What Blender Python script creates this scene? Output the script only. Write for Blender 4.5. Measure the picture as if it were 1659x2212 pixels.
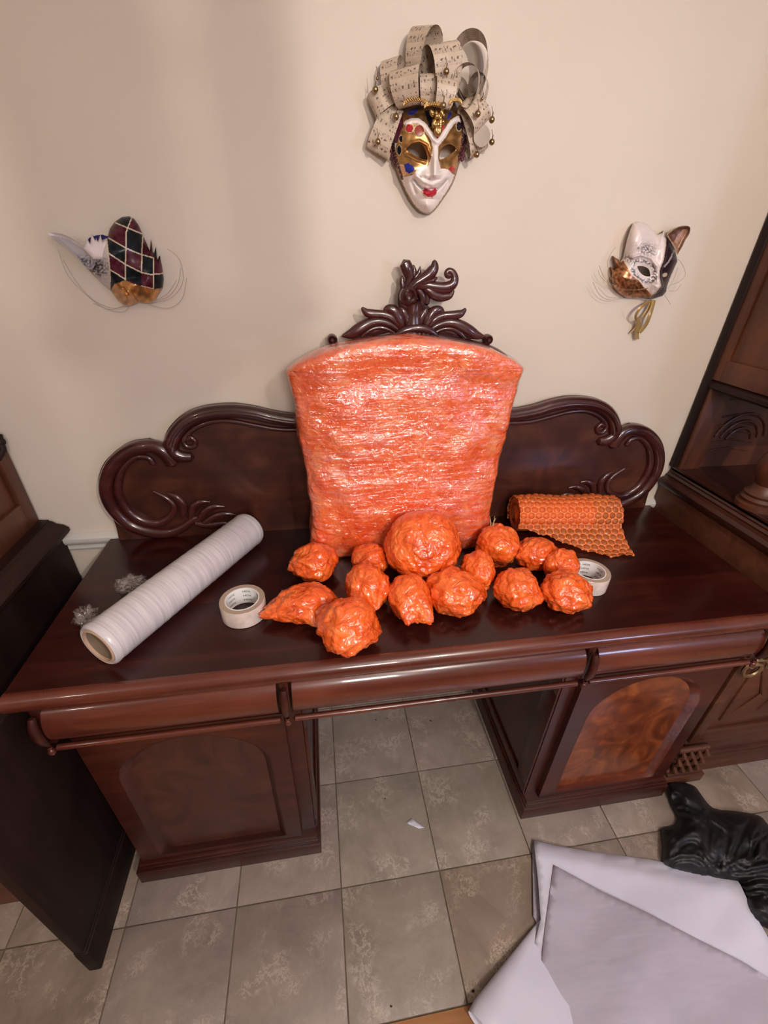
import bpy, bmesh, math, random
import numpy as np
from mathutils import Vector, Matrix, noise
from mathutils.geometry import delaunay_2d_cdt

for o in list(bpy.data.objects): bpy.data.objects.remove(o)
SC = bpy.context.scene
COL = SC.collection
R_ = random.Random(7)

# ---------------------------------------------------------------- camera
FPX = 931.3936
CAM = Vector((-0.270273, -1.234521, 1.648062))
RGT = Vector((0.988328, -0.150742, 0.022028)); UPV = Vector((0.058458, 0.508786, 0.858906)); FWD = Vector((0.140681, 0.847593, -0.511660))
cd = bpy.data.cameras.new('camera'); cam = bpy.data.objects.new('camera', cd); COL.objects.link(cam)
cd.sensor_fit = 'VERTICAL'; cd.sensor_height = 24.0; cd.lens = FPX / 2212.0 * 24.0; cd.clip_start = .05
m = Matrix((RGT, UPV, -FWD)).transposed().to_4x4(); m.translation = CAM
cam.matrix_world = m
SC.camera = cam
# ---------------------------------------------------------------- world, lights, exposure
w = bpy.data.worlds.new('world'); SC.world = w; w.use_nodes = True
w.node_tree.nodes['Background'].inputs[0].default_value = (.30, .26, .24, 1)
w.node_tree.nodes['Background'].inputs[1].default_value = .25
SC.view_settings.view_transform = 'Standard'; SC.view_settings.look = 'None'
SC.view_settings.gamma = 1; SC.view_settings.use_curve_mapping = False
SC.view_settings.exposure = 0.28
def lamp(name, kind, loc, power, col, size=.3, target=None, sizey=None):
    l = bpy.data.lights.new(name, kind); l.energy = power; l.color = col
    if kind == 'AREA':
        l.size = size
        if sizey: l.shape = 'RECTANGLE'; l.size_y = sizey
    else: l.shadow_soft_size = size
    o = bpy.data.objects.new(name, l); COL.objects.link(o); o.location = loc
    if target: o.rotation_euler = (Vector(target) - Vector(loc)).to_track_quat('-Z', 'Y').to_euler()
    return o
lamp('chandelier_light', 'POINT', (.45, -2.0, 2.3), 54, (1, .88, .80), .018)
lamp('ceiling_lamp_left', 'POINT', (-1.75, -1.9, 2.2), 6, (1, .86, .76), .06)
lamp('room_lamp_behind', 'AREA', (.0, -2.55, 1.95), 16, (1, .92, .90), .40, (-.1, -.3, .9))
lamp('window_daylight', 'AREA', (2.3, -3.2, 1.75), 14, (.50, .62, 1), .5, (.5, -.5, .8))

# ---------------------------------------------------------------- geometry helpers
def ray(u, v): return FWD + RGT * ((u - 829.5) / FPX) - UPV * ((v - 1106) / FPX)
def on(ax, val, u, v):
    d = ray(u, v); t = (val - CAM[ax]) / d[ax]; return CAM + d * t
def WY(u, v, y): return on(1, y, u, v)
def WZ(u, v, z): return on(2, z, u, v)
_r, _u, _f, _c = (np.array(x) for x in (RGT, UPV, FWD, CAM))
def WYa(U, V, Y):            # arrays: photo direction to points at depth plane Y
    d = _f[None] + np.outer((U - 829.5) / FPX, _r) - np.outer((V - 1106) / FPX, _u)
    t = (Y - _c[1]) / d[:, 1]
    return _c[None] + d * t[:, None]
def WZa(U, V, Zv):
    d = _f[None] + np.outer((U - 829.5) / FPX, _r) - np.outer((V - 1106) / FPX, _u)
    t = (Zv - _c[2]) / d[:, 2]
    return _c[None] + d * t[:, None]

def worg(o):
    v = Vector((0, 0, 0))
    while o: v += o.location; o = o.parent
    return v
def empty(name, loc, label, cat, group=None):
    o = bpy.data.objects.new(name, None); COL.objects.link(o); o.location = loc
    o.empty_display_size = .05
    o['label'] = label; o['category'] = cat
    if group: o['group'] = group
    return o
def tag(o, label=None, cat=None, group=None, kind=None):
    if label: o['label'] = label
    if cat: o['category'] = cat
    if group: o['group'] = group
    if kind: o['kind'] = kind
    return o
def mesh(name, verts, faces, mat, parent=None, smooth=True, loc=None, colors=None, auto=None, uvs=None):
    """colors: rgb paint per vertex; a 4th column says how metallic the paint is"""
    me = bpy.data.meshes.new(name)
    org = worg(parent) if parent else (Vector(loc) if loc is not None else Vector((0, 0, 0)))
    va = np.asarray([tuple(v) for v in verts], dtype=float) - np.array(org)
    me.from_pydata(va.tolist(), [], [tuple(int(i) for i in f) for f in faces])
    me.update()
    if smooth: me.polygons.foreach_set('use_smooth', [True] * len(me.polygons))
    if colors is not None:
        ca = me.color_attributes.new('paint', 'FLOAT_COLOR', 'POINT')
        c4 = np.zeros((len(va), 4)); c4[:, :colors.shape[1]] = colors; ca.data.foreach_set('color', c4.ravel())
    if uvs is not None:
        ul = me.uv_layers.new(name='UVMap')
        li = np.zeros(len(me.loops), int); me.loops.foreach_get('vertex_index', li)
        ul.data.foreach_set('uv', np.asarray(uvs)[li].ravel())
    if mat: me.materials.append(mat)
    if auto is not None:
        try: me.set_sharp_from_angle(angle=math.radians(auto))
        except Exception: pass
    o = bpy.data.objects.new(name, me); COL.objects.link(o)
    if parent: o.parent = parent
    elif loc is not None: o.location = loc
    return o
class MB:                     # collects shapes into one mesh
    def __init__(s): s.v = []; s.f = []
    def add(s, v, f):
        n = len(s.v); s.v += [Vector(x) for x in v]; s.f += [tuple(i + n for i in q) for q in f]; return s
    def box(s, x0, x1, y0, y1, z0, z1, b=0.0):
        bm = bmesh.new(); bmesh.ops.create_cube(bm, size=1)
        for v in bm.verts: v.co = Vector(((x0 + x1) / 2 + v.co.x * (x1 - x0), (y0 + y1) / 2 + v.co.y * (y1 - y0), (z0 + z1) / 2 + v.co.z * (z1 - z0)))
        if b > 0: bmesh.ops.bevel(bm, geom=list(bm.edges), offset=b, segments=2, profile=.5, affect='EDGES')
        bm.verts.index_update()
        s.add([v.co.copy() for v in bm.verts], [[v.index for v in f.verts] for f in bm.faces]); bm.free(); return s
    def prism(s, prof, a0, a1, axis='x'):   # profile [(p,q)] closed, swept along an axis
        n = len(prof); vs = []
        for a in (a0, a1):
            for p, q in prof:
                vs.append((a, p, q) if axis == 'x' else ((p, a, q) if axis == 'y' else (p, q, a)))
        fs = [(i, (i + 1) % n, n + (i + 1) % n, n + i) for i in range(n)] + [tuple(range(n))[::-1], tuple(range(n, 2 * n))]
        return s.add(vs, fs)
    def tube(s, pts, rad, n=12, flat=1.0, fdir=(0, 1, 0), cap=True):
        pts = [Vector(p) for p in pts]; k = len(pts)
        if not hasattr(rad, '__len__'): rad = [rad] * k
        fd = Vector(fdir); vs = []; fs = []
        prev = None
        for i, p in enumerate(pts):
            t = (pts[min(i + 1, k - 1)] - pts[max(i - 1, 0)])
            if t.length < 1e-9: t = Vector((0, 0, 1))
            t.normalize()
            a = fd - t * fd.dot(t)
            if a.length < 1e-3: a = prev if prev else t.orthogonal()
            a.normalize(); prev = a; b = t.cross(a)
            for j in range(n):
                an = 2 * math.pi * j / n
                vs.append(p + a * (math.cos(an) * rad[i] * flat) + b * (math.sin(an) * rad[i]))
        for i in range(k - 1):
            for j in range(n):
                fs.append((i * n + j, i * n + (j + 1) % n, (i + 1) * n + (j + 1) % n, (i + 1) * n + j))
        if cap:
            for i, sg in ((0, 1), (k - 1, -1)):
                t = (pts[1] - pts[0]).normalized() if i == 0 else (pts[-1] - pts[-2]).normalized()
                c = pts[i] - t * (rad[i] * .6 * sg)
                vs.append(c); ci = len(vs) - 1
                for j in range(n):
                    q = (i * n + j, i * n + (j + 1) % n, ci)
                    fs.append(q[::-1] if i == 0 else q)
        return s.add(vs, fs)
    def lathe(s, prof, c, n=24, axis='z', ang=2 * math.pi):   # prof [(r,h)]
        vs = []; fs = []; k = len(prof); c = Vector(c)
        for i in range(n):
            a = ang * i / n
            for r, h in prof:
                x, y = r * math.cos(a), r * math.sin(a)
                vs.append(c + (Vector((x, y, h)) if axis == 'z' else (Vector((x, h, y)) if axis == 'y' else Vector((h, x, y)))))
        for i in range(n):
            for j in range(k - 1):
                i2 = (i + 1) % n
                fs.append((i * k + j, i2 * k + j, i2 * k + j + 1, i * k + j + 1))
        return s.add(vs, fs)
    def ball(s, c, r, seg=10, squash=(1, 1, 1)):
        pr = [(max(1e-5, math.sin(math.pi * i / seg)), -math.cos(math.pi * i / seg)) for i in range(seg + 1)]
        b = MB().lathe(pr, (0, 0, 0), n=seg + 4)
        return s.add([Vector(c) + Vector((v.x * r * squash[0], v.y * r * squash[1], v.z * r * squash[2])) for v in b.v], b.f)
    def build(s, name, mat, parent=None, smooth=True, auto=38, loc=None):
        return mesh(name, s.v, s.f, mat, parent, smooth, loc, auto=auto)
def spline(pts, n=6, closed=False):
    pts = [tuple(p) for p in pts]; k = len(pts); out = []
    P = np.array(pts, float)
    rng = range(k if closed else k - 1)
    for i in rng:
        if closed: p0, p1, p2, p3 = P[(i - 1) % k], P[i], P[(i + 1) % k], P[(i + 2) % k]
        else: p0, p1, p2, p3 = P[max(i - 1, 0)], P[i], P[i + 1], P[min(i + 2, k - 1)]
        for j in range(n):
            t = j / n
            out.append(.5 * ((2 * p1) + (-p0 + p2) * t + (2 * p0 - 5 * p1 + 4 * p2 - p3) * t * t + (-p0 + 3 * p1 - 3 * p2 + p3) * t ** 3))
    if not closed: out.append(P[-1])
    return [tuple(float(c) for c in p) for p in out]
def pip(poly, U, V):
    ins = np.zeros(len(U), bool); n = len(poly)
    for i in range(n):
        x0, y0 = poly[i]; x1, y1 = poly[(i + 1) % n]
        if y0 == y1: continue
        c = ((y0 > V) != (y1 > V)) & (U < (x1 - x0) * (V - y0) / (y1 - y0) + x0)
        ins ^= c
    return ins
def dseg(pl, U, V, closed=True):
    D = np.full(len(U), 1e9); n = len(pl)
    for i in range(n if closed else n - 1):
        ax, ay = pl[i][:2]; bx, by = pl[(i + 1) % n][:2]
        dx, dy = bx - ax, by - ay; L = dx * dx + dy * dy + 1e-12
        t = np.clip(((U - ax) * dx + (V - ay) * dy) / L, 0, 1)
        D = np.minimum(D, np.hypot(U - ax - t * dx, V - ay - t * dy))
    return D
def dome(D, R, p=.5): return (1 - (1 - np.clip(D / R, 0, 1)) ** 2) ** p
def relief(name, outline, step, hfn, mapfn, mat, parent=None, cfn=None, holes=(), back=None, loc=None, n=5, smooth_out=True, auto=None):
    """outline in 2-D units; mapfn(U,V,H)->Nx3; a shell with a skirt going back to mapfn(..., back)"""
    out = spline(outline, n, True) if smooth_out else outline
    def resamp(pl):
        res = []
        for i in range(len(pl)):
            a = np.array(pl[i]); b = np.array(pl[(i + 1) % len(pl)]); L = np.linalg.norm(b - a)
            k = max(1, int(round(L / step)))
            for j in range(k): res.append(tuple(a + (b - a) * j / k))
        return res
    out = resamp(out)
    hl = [resamp(spline(h, 5, True)) for h in holes]
    P = list(out); E = [(i, (i + 1) % len(out)) for i in range(len(out))]
    for h in hl:
        b = len(P); P += h; E += [(b + i, b + (i + 1) % len(h)) for i in range(len(h))]
    A = np.array(out); x0, y0 = A.min(0); x1, y1 = A.max(0)
    gx = np.arange(x0, x1, step); gy = np.arange(y0, y1, step * .87)
    GX, GY = np.meshgrid(gx, gy); GX = GX + (np.arange(len(gy)) % 2)[:, None] * step * .5
    U, V = GX.ravel(), GY.ravel()
    k = pip(out, U, V) & (dseg(out, U, V) > step * .55)
    for h in hl: k &= ~pip(h, U, V) & (dseg(h, U, V) > step * .5)
    P += list(zip(U[k], V[k]))
    r = delaunay_2d_cdt([Vector((float(a), float(b))) for a, b in P], E, [], 0, 1e-6)
    vv = np.array([tuple(v) for v in r[0]]); F = np.array(r[2])
    cen = vv[F].mean(1); kk = pip(out, cen[:, 0], cen[:, 1])
    for h in hl: kk &= ~pip(h, cen[:, 0], cen[:, 1])
    F = F[kk]
    U, V = vv[:, 0], vv[:, 1]; D = dseg(out, U, V)
    H = hfn(U, V, D); X = mapfn(U, V, H)
    cols = cfn(U, V, D) if cfn else None
    a, b, c = X[F[0][0]], X[F[0][1]], X[F[0][2]]
    # orientation towards the camera
    nn = np.cross(X[F[:, 1]] - X[F[:, 0]], X[F[:, 2]] - X[F[:, 0]]).sum(0)
    if nn @ (_c - X.mean(0)) < 0: F = F[:, ::-1]
    faces = [tuple(f) for f in F]
    if back is not None:
        ed = {}
        for f in faces:
            for i in range(3):
                e = (f[i], f[(i + 1) % 3]); ed[e] = 1
        be = [e for e in ed if (e[1], e[0]) not in ed]
        used = sorted({i for e in be for i in e}); mp = {v: len(X) + i for i, v in enumerate(used)}
        ui = np.array(used)
        XB = mapfn(U[ui], V[ui], np.full(len(ui), back))
        X = np.vstack([X, XB])
        if cols is not None: cols = np.vstack([cols, cols[ui] * .6])
        faces += [(e[1], e[0], mp[e[0]], mp[e[1]]) for e in be]
    return mesh(name, X, faces, mat, parent, True, loc, colors=cols, auto=auto)

# ---------------------------------------------------------------- material helpers
def newmat(name):
    m = bpy.data.materials.new(name); m.use_nodes = True
    nt = m.node_tree; b = nt.nodes['Principled BSDF']
    return m, nt, b
def nd(nt, t, **k):
    n = nt.nodes.new(t)
    for a, v in k.items():
        if a in n.inputs.keys(): n.inputs[a].default_value = v
        else: setattr(n, a, v)
    return n
def objco(nt, scale=(1, 1, 1), rot=(0, 0, 0), out='Object'):
    tc = nd(nt, 'ShaderNodeTexCoord'); mp = nd(nt, 'ShaderNodeMapping')
    mp.inputs['Scale'].default_value = scale; mp.inputs['Rotation'].default_value = rot
    nt.links.new(tc.outputs[out], mp.inputs[0]); return mp.outputs[0]
def ramp(nt, fac, stops):
    r = nd(nt, 'ShaderNodeValToRGB'); cr = r.color_ramp
    while len(cr.elements) < len(stops): cr.elements.new(.5)
    for e, (p, c) in zip(cr.elements, stops): e.position = p; e.color = (*c, 1) if len(c) == 3 else c
    nt.links.new(fac, r.inputs[0]); return r.outputs[0]
def noi(nt, vec, scale, detail=4, rough=.6, dist=0):
    n = nd(nt, 'ShaderNodeTexNoise'); n.inputs['Scale'].default_value = scale; n.inputs['Detail'].default_value = detail
    n.inputs['Roughness'].default_value = rough; n.inputs['Distortion'].default_value = dist
    nt.links.new(vec, n.inputs['Vector']); return n.outputs[0]
def bump(nt, h, strength, dist=.002, prev=None):
    b = nd(nt, 'ShaderNodeBump'); b.inputs['Strength'].default_value = strength; b.inputs['Distance'].default_value = dist
    nt.links.new(h, b.inputs['Height'])
    if prev: nt.links.new(prev, b.inputs['Normal'])
    return b.outputs[0]
def plain(name, col, rough=.5, metal=0., coat=0., **k):
    m, nt, b = newmat(name); b.inputs['Base Color'].default_value = (*col, 1)
    b.inputs['Roughness'].default_value = rough; b.inputs['Metallic'].default_value = metal
    b.inputs['Coat Weight'].default_value = coat; b.inputs['Coat Roughness'].default_value = .08
    for a, v in k.items(): b.inputs[a].default_value = v
    return m
def wood(name, dark, mid, light, rough=.28, axis='x', sc=1.0, coat=.35, fig=0.0, bmp=.12):
    m, nt, b = newmat(name)
    s = {'x': (1.2, 14, 14), 'y': (14, 1.2, 14), 'z': (14, 14, 1.2)}[axis]
    v = objco(nt, tuple(q * sc for q in s))
    n1 = noi(nt, v, 1.6, 6, .62, .6)
    v2 = objco(nt, (1, 1, 1)); n2 = noi(nt, v2, 3.2 + 3 * fig, 3, .5, 1.2 + 2 * fig)
    mx = nd(nt, 'ShaderNodeMix', data_type='FLOAT'); mx.inputs[0].default_value = .35 + .35 * fig
    nt.links.new(n1, mx.inputs[2]); nt.links.new(n2, mx.inputs[3])
    c = ramp(nt, mx.outputs[0], [(.30, dark), (.5, mid), (.70, light)])
    nt.links.new(c, b.inputs['Base Color'])
    n3 = noi(nt, objco(nt, (1, 1, 1)), 40, 3)
    rr = nd(nt, 'ShaderNodeMapRange'); rr.inputs['To Min'].default_value = rough * .8; rr.inputs['To Max'].default_value = rough * 1.35
    nt.links.new(n2, rr.inputs[0]); nt.links.new(rr.outputs[0], b.inputs['Roughness'])
    b.inputs['Coat Weight'].default_value = coat; b.inputs['Coat Roughness'].default_value = .06 if coat >= .6 else .12
    b.inputs['Specular IOR Level'].default_value = .5 if coat > 0 else .25
    nt.links.new(bump(nt, n1, bmp, .001), b.inputs['Normal'])
    return m
MAHOG = wood('mahogany', (.018, .0026, .0018), (.042, .0065, .0035), (.085, .017, .007), .34, 'x', coat=.08)
MAHOGTOP = wood('mahogany_top', (.012, .0018, .0015), (.026, .0038, .0028), (.060, .011, .006), .22, 'x', coat=.12)
MAHOGMOULD = wood('mahogany_moulding', (.040, .007, .004), (.098, .020, .010), (.17, .043, .020), .26, 'x', coat=.6)
MAHOGCARVE = wood('mahogany_carving', (.022, .005, .005), (.05, .010, .009), (.085, .02, .015), .25, 'x', coat=.6)
MAHOGBACK = wood('mahogany_back', (.022, .005, .003), (.05, .012, .006), (.10, .028, .010), .38, 'x', fig=.7, coat=.2)
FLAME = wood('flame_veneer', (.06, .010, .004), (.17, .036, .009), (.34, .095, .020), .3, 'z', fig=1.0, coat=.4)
FLAMESHADE = wood('flame_veneer_shaded', (.03, .008, .005), (.058, .016, .010), (.085, .026, .014), .42, 'z', fig=.9, coat=.2)  # left door's copy of the veneer, its shade put into the colour
OAKDK = wood('brown_oak', (.035, .009, .004), (.085, .024, .009), (.15, .046, .017), .45, 'z', coat=.05)
OAKDKX = wood('brown_oak_x', (.04, .012, .006), (.095, .030, .013), (.16, .056, .025), .45, 'x', coat=.05)
OAKDKY = wood('brown_oak_y', (.018, .005, .003), (.042, .011, .006), (.085, .025, .011), .34, 'y', coat=.12)
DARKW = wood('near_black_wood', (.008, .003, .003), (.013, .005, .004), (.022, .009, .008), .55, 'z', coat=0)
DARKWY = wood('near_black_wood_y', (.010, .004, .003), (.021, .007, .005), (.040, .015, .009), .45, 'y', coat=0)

# wall paint
WALL, nt, b = newmat('wall_paint')
c = ramp(nt, noi(nt, objco(nt), 1.3, 2), [(.3, (.62, .54, .45)), (.7, (.68, .60, .51))])
nt.links.new(c, b.inputs['Base Color']); b.inputs['Roughness'].default_value = .55
nt.links.new(bump(nt, noi(nt, objco(nt), 260, 3), .12, .001), b.inputs['Normal'])
WHITEP = plain('white_trim_paint', (.62, .60, .56), .35)
CEIL = plain('ceiling_paint', (.75, .72, .68), .8)
GROUT, nt, b = newmat('grout')
c = ramp(nt, noi(nt, objco(nt), 30, 4), [(.3, (.10, .075, .05)), (.7, (.19, .15, .105))])
nt.links.new(c, b.inputs['Base Color']); b.inputs['Roughness'].default_value = .9
def tilemat(name, a, b_, vein):
    m, nt, b = newmat(name)
    oi = nd(nt, 'ShaderNodeObjectInfo'); tc = nd(nt, 'ShaderNodeTexCoord')
    ad = nd(nt, 'ShaderNodeVectorMath', operation='ADD'); sc = nd(nt, 'ShaderNodeVectorMath', operation='SCALE')
    sc.inputs['Scale'].default_value = 7.3
    nt.links.new(oi.outputs['Location'], sc.inputs[0]); nt.links.new(tc.outputs['Object'], ad.inputs[0]); nt.links.new(sc.outputs[0], ad.inputs[1])
    V = ad.outputs[0]
    n1 = noi(nt, V, 5, 8, .72, .5)
    base = ramp(nt, n1, [(.32, a), (.66, b_)])
    # veins: thin ridges of distorted noise, patchy
    n2 = noi(nt, V, 30, 8, .78, .35)
    s1 = nd(nt, 'ShaderNodeMath', operation='SUBTRACT'); s1.inputs[1].default_value = .5; nt.links.new(n2, s1.inputs[0])
    ab = nd(nt, 'ShaderNodeMath', operation='ABSOLUTE'); nt.links.new(s1.outputs[0], ab.inputs[0])
    vm = ramp(nt, ab.outputs[0], [(0, (.8, .8, .8)), (.035, (0, 0, 0))])
    pm = ramp(nt, noi(nt, V, 9, 3), [(.50, (0, 0, 0)), (.62, (1, 1, 1))])
    ml = nd(nt, 'ShaderNodeMath', operation='MULTIPLY'); nt.links.new(vm, ml.inputs[0]); nt.links.new(pm, ml.inputs[1])
    mx = nd(nt, 'ShaderNodeMix', data_type='RGBA'); nt.links.new(ml.outputs[0], mx.inputs[0]); nt.links.new(base, mx.inputs[6]); mx.inputs[7].default_value = (*vein, 1)
    nt.links.new(mx.outputs[2], b.inputs['Base Color'])
    rr = nd(nt, 'ShaderNodeMapRange'); rr.inputs['To Min'].default_value = .3; rr.inputs['To Max'].default_value = .6; nt.links.new(n1, rr.inputs[0]); nt.links.new(rr.outputs[0], b.inputs['Roughness'])
    nt.links.new(bump(nt, n2, .35, .002), b.inputs['Normal'])
    return m
TILES = [tilemat('stone_tile_grey', (.21, .175, .14), (.345, .29, .24), (.54, .475, .40)),
         tilemat('stone_tile_brown', (.18, .135, .10), (.31, .24, .185), (.58, .485, .38)),
         tilemat('stone_tile_rose', (.195, .155, .13), (.315, .255, .215), (.52, .43, .37))]
PLANK = wood('golden_oak_floor', (.24, .10, .035), (.40, .19, .075), (.52, .28, .12), .35, 'x', coat=.3)

# orange wrap
def orange(name, c0, c1, c2, rough=.3, sss=.12, alpha=1.0):
    m, nt, b = newmat(name); V = objco(nt)
    n1 = noi(nt, V, 22, 6, .7, .5)
    c = ramp(nt, n1, [(.30, c0), (.5, c1), (.70, c2)])
    nt.links.new(c, b.inputs['Base Color']); b.inputs['Roughness'].default_value = rough
    b.inputs['Subsurface Weight'].default_value = sss; b.inputs['Subsurface Radius'].default_value = (.02, .006, .002); b.inputs['Subsurface Scale'].default_value = .5
    b.inputs['Coat Weight'].default_value = 1.0; b.inputs['Coat Roughness'].default_value = .05
    n2 = noi(nt, V, 34, 2, .6, .8)
    vo = nd(nt, 'ShaderNodeTexVoronoi', feature='DISTANCE_TO_EDGE'); vo.inputs['Scale'].default_value = 60; nt.links.new(V, vo.inputs['Vector'])
    bb = bump(nt, vo.outputs['Distance'], .35, .004); bb = bump(nt, n2, .8, .011, bb)
    nt.links.new(bb, b.inputs['Normal']); nt.links.new(bb, b.inputs['Coat Normal'])
    return m
ORANGE = orange('orange_bubble_wrap', (.55, .045, .006), (.86, .125, .014), (.95, .25, .05))
ORANGEP = orange('orange_padding', (.78, .075, .012), (.92, .15, .030), (.97, .30, .11), .35, .1)
# clear film: transparent, streaky gloss; pale streaks paint crease highlights and bunched film
def film(name, veil, whitish, scale, rot, gl=.5):
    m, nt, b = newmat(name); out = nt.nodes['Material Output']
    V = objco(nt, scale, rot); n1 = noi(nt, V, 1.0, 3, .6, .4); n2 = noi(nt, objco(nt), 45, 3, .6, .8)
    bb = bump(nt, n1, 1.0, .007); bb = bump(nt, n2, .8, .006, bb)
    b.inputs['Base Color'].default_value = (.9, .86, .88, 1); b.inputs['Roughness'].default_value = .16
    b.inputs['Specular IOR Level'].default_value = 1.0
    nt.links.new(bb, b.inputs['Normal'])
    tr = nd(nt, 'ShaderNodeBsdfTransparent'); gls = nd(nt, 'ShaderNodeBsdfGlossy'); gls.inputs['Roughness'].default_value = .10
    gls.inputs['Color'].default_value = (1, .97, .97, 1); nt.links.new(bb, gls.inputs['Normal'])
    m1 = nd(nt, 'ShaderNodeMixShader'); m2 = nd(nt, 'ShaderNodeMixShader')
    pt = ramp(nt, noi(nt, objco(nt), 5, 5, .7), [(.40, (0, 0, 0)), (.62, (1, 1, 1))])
    f0 = ramp(nt, n1, [(.46, (veil,) * 3), (.70, (whitish,) * 3)]); fm = nd(nt, 'ShaderNodeMath', operation='MULTIPLY'); nt.links.new(f0, fm.inputs[0]); nt.links.new(pt, fm.inputs[1])
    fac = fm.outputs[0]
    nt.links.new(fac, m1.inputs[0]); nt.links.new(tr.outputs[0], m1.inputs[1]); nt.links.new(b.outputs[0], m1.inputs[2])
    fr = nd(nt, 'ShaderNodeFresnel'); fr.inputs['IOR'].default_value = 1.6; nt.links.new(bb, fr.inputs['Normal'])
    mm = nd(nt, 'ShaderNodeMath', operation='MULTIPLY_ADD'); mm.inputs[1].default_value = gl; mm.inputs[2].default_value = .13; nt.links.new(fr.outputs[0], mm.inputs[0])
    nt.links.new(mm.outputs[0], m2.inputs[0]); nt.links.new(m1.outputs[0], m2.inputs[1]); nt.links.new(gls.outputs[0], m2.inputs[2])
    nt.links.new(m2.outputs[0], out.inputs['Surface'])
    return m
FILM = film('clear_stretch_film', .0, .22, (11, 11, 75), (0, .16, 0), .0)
LOOSE = film('loose_cling_film', .0, .40, (60, 60, 60), (0, 0, 0), .0)
# stretch film roll
ROLLM, nt, b = newmat('film_roll'); V = objco(nt, (1, 1, 1))
nw = noi(nt, V, 26, 5, .7, .8)
m1_ = objco(nt, (1, 1, 1), (0, 0, -math.radians(58.6))); m2_ = nd(nt, 'ShaderNodeMapping'); m2_.inputs['Scale'].default_value = (170, 7, 7); nt.links.new(m1_, m2_.inputs[0])
rg = noi(nt, m2_.outputs[0], 1.0, 3, .6, .2)
nt.links.new(ramp(nt, rg, [(.3, (.50, .47, .50)), (.7, (.70, .67, .68))]), b.inputs['Base Color'])
b.inputs['Roughness'].default_value = .3; b.inputs['Coat Weight'].default_value = .5; b.inputs['Coat Roughness'].default_value = .18
nt.links.new(bump(nt, nw, .25, .002, bump(nt, rg, .4, .0015)), b.inputs['Normal'])
CARD = plain('cardboard_core', (.50, .33, .22), .8)
CARDIN = plain('cardboard_inside', (.19, .135, .09), .95)
TAPEM, nt, b = newmat('clear_tape_roll')
nt.links.new(ramp(nt, noi(nt, objco(nt, (1, 1, 1)), 40, 3), [(.3, (.52, .42, .36)), (.7, (.70, .58, .52))]), b.inputs['Base Color'])
b.inputs['Roughness'].default_value = .18; b.inputs['Subsurface Weight'].default_value = .2; b.inputs['Subsurface Scale'].default_value = .05; b.inputs['Coat Weight'].default_value = .6
TAPESIDE = plain('tape_side', (.40, .31, .24), .35)
WHITE = plain('white_core_paper', (.80, .80, .79), .55)
INK = plain('black_ink', (.015, .015, .015), .6)
PAPER, nt, b = newmat('packing_paper')
nt.links.new(ramp(nt, noi(nt, objco(nt), 5, 3), [(.3, (.62, .615, .73)), (.7, (.69, .68, .79))]), b.inputs['Base Color']); b.inputs['Roughness'].default_value = .7
nt.links.new(bump(nt, noi(nt, objco(nt), 6, 3), .3, .01), b.inputs['Normal'])
PAPER2, nt, b = newmat('packing_paper_grey')
nt.links.new(ramp(nt, noi(nt, objco(nt), 5, 3), [(.3, (.41, .375, .455)), (.7, (.47, .43, .515))]), b.inputs['Base Color']); b.inputs['Roughness'].default_value = .7
nt.links.new(bump(nt, noi(nt, objco(nt, (1, 3, 1), (0, 0, .5)), 4, 3), .4, .012), b.inputs['Normal'])
BLACKP, nt, b = newmat('black_plastic'); b.inputs['Base Color'].default_value = (.007, .007, .008, 1); b.inputs['Roughness'].default_value = .5
nt.links.new(bump(nt, noi(nt, objco(nt), 22, 3, .6, .6), .35, .004), b.inputs['Normal'])
GOLD = plain('antique_gold', (.55, .36, .14), .3, 1.0)
BELLG = plain('bell_brass', (.36, .26, .14), .28, 1.0)
BRASS = plain('dull_brass', (.45, .34, .2), .35, 1.0)
PAINT, nt, b = newmat('mask_paint'); at = nd(nt, 'ShaderNodeAttribute', attribute_name='paint')
nt.links.new(at.outputs['Color'], b.inputs['Base Color']); nt.links.new(at.outputs['Alpha'], b.inputs['Metallic']); b.inputs['Roughness'].default_value = .30; b.inputs['Coat Weight'].default_value = .08; bw_ = nd(nt, 'ShaderNodeRGBToBW'); nt.links.new(at.outputs['Color'], bw_.inputs[0]); nt.links.new(ramp(nt, bw_.outputs[0], [(.02, (.08,) * 3), (.10, (.6,) * 3)]), b.inputs['Specular IOR Level']); b.inputs['Coat Roughness'].default_value = .15
nt.links.new(bump(nt, noi(nt, objco(nt), 160, 3), .12, .001), b.inputs['Normal'])
PAINTG, nt, b = newmat('mask_gold_leaf'); at = nd(nt, 'ShaderNodeAttribute', attribute_name='paint')
nt.links.new(at.outputs['Color'], b.inputs['Base Color']); b.inputs['Roughness'].default_value = .34; b.inputs['Metallic'].default_value = .85
nt.links.new(bump(nt, noi(nt, objco(nt), 120, 4, .7, 1), .5, .002), b.inputs['Normal'])
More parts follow.
